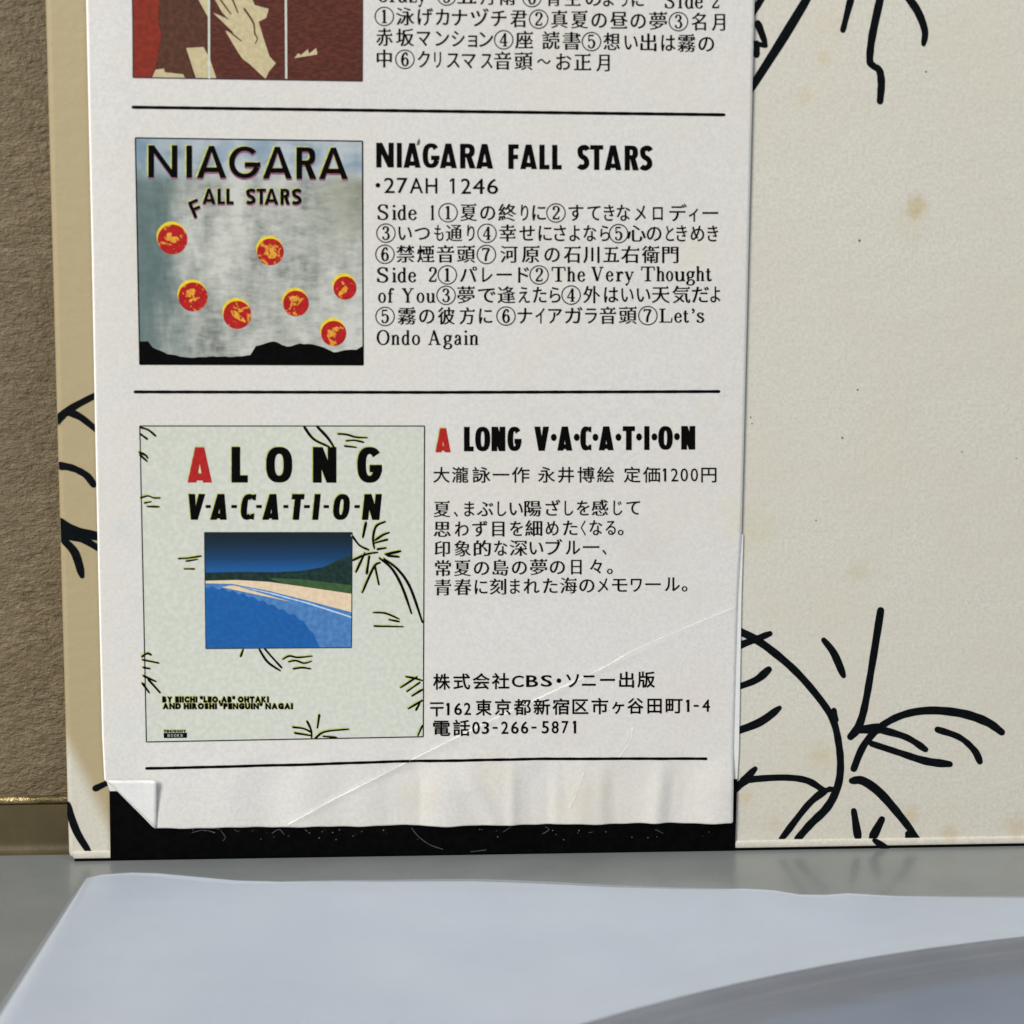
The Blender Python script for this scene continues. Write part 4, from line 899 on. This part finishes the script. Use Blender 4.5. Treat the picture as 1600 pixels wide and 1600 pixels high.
# ------------------------------------------------------------------ record in its frosted sleeve, lying in front
Ra = .1505; P0 = on_floor(846, 1606, .0014); P1 = on_floor(1640, 1447, .0014)
mid = (P0 + P1) / 2; ch_ = (P1 - P0); per = Vector((ch_.y, -ch_.x, 0)).normalized()
cen = mid + per * math.sqrt(Ra * Ra - (ch_.length / 2) ** 2)
rec = thing('vinyl_record', 'black vinyl record seen dimly through the frosted sleeve at the lower right', 'record', (cen.x, cen.y, .0003))
prof = [(.0036, .0003), (.0036, .0008), (.05, .0009), (.0505, .0008), (.140, .00078), (.1455, .00085), (.149, .0008), (.1505, .00055), (.149, .0003), (.05, .0003)]
nn_ = 160; v, f = [], []
for r, z in prof:
    for i in range(nn_): a = i * 2 * math.pi / nn_; v.append((r * math.cos(a), r * math.sin(a), z - .0003))
for j in range(len(prof)):
    for i in range(nn_): f.append((j * nn_ + i, j * nn_ + (i + 1) % nn_, ((j + 1) % len(prof)) * nn_ + (i + 1) % nn_, ((j + 1) % len(prof)) * nn_ + i))
d_ = mesh_obj('disc_plate', v, f, M_vinyl, None, smooth=True); d_.parent = rec
v, f = [], []
for r in (.0037, .049):
    for i in range(64): a = i * math.pi / 32; v.append((r * math.cos(a), r * math.sin(a), .0007))
for i in range(64): f.append((i, 64 + i, 64 + (i + 1) % 64, (i + 1) % 64))
l_ = mesh_obj('label', v, f, M_label, None); l_.parent = rec

slv = thing('frosted_sleeve', 'frosted bluish white plastic record sleeve with a wavy edge lying on the grey table', 'record sleeve', (.05, -.1, 0))
topc = [(135, 1375), (160, 1369), (205, 1365.5), (245, 1366.5), (300, 1371.5), (370, 1378), (440, 1380), (520, 1379), (600, 1379.5), (660, 1379), (740, 1379), (800, 1381), (850, 1383), (960, 1388.5), (1060, 1391), (1130, 1391.5), (1165, 1391), (1210, 1393.5), (1250, 1400), (1290, 1400.5), (1325, 1398), (1400, 1402.5), (1500, 1404), (1600, 1405), (1900, 1408), (2600, 1400)]
def ply(name, zoff, shrink, mat):
    tp = [on_floor(x, y) for x, y in topc]; P_a = tp[0]; pb = on_floor(1, 1588); dirv = (pb - P_a).normalized()
    L = .318; cols = []
    # dense polyline along the rear edge
    rear = []
    for a, b_ in zip(tp, tp[1:]):
        n_ = max(1, int((b_ - a).length / .0012)); rear += [a.lerp(b_, i / n_) for i in range(n_)]
    rear.append(tp[-1]); v, f = [], []; NV = 170
    for j in range(NV + 1):
        t = (j / NV) ** 1.6 * (L if j else 0)
        for i, p in enumerate(rear):
            fade = math.exp(-t / .02); q = Vector((p.x, P_a.y + (p.y - P_a.y) * (fade + (1 - fade) * 0.0) + 0.0 * p.x, 0)) + dirv * t * 1.0
            q.x = p.x + dirv.x * t * max(0, 1 - i / len(rear))
            q.y -= shrink * (t < .0001)
            dr = math.hypot(q.x - cen.x, q.y - cen.y)
            s_ = max(0, min(1, (Ra + .005 - dr) / .005)) if zoff > .0001 else 0; s_ = s_ * s_ * (3 - 2 * s_)
            if mat: v.append((q.x, q.y, zoff)); continue
            z = zoff * (1 + 3 * (1 - math.exp(-t / .01))) + s_ * .00045 + .00012 * math.sin(p.x * 90) * math.exp(-t / .02) + .00025 * (1 - math.exp(-t / .02)) * (1 + math.sin(q.x * 38 + q.y * 55) * .5)
            v.append((q.x, q.y, z))
    k = len(rear)
    for j in range(NV):
        for i in range(k - 1): f.append((j * k + i, (j + 1) * k + i, (j + 1) * k + i + 1, j * k + i + 1))
    o = mesh_obj(name, v, f, mat or M_film, slv, smooth=True)
    m_ = o.modifiers.new('solid', 'SOLIDIFY'); m_.thickness = .00013; m_.offset = 1
    return o
ply('upper_film', .0002, 0, None)
ply('lower_film', .00003, .0, paper('sleeve_white', (198, 206, 217), [], grain=.01, rough=.5, spec=.3))
ik = Ink(obi_pt, 2.2e-5)
for cr, wd in (([(450, 1287), (500, 1259), (560, 1229), (640, 1188)], 2.6), ([(640, 1188), (700, 1158), (760, 1128), (860, 1082), (940, 1044), (985, 1018)], 2.4), ([(985, 1018), (1060, 985), (1150, 948)], 1.3), ([(988, 1136), (984, 1158), (966, 1184)], 1.8), ([(912, 1205), (900, 1238), (888, 1262)], 1.8)):
    p = spline(cr, 16); ik.ribbon([q + Vector((.5 * math.sin(i * 1.7), .5 * math.sin(i * 2.9 + 1))) for i, q in enumerate(p)], [max(.3, wd * (.62 + .3 * math.sin(i * .5) * math.sin(i * .23 + 1))) for i in range(len(p))], caps=False)
ik.build('crease_mark', ink('worn_white', (240, 237, 228), .6, .3, .03), obi)
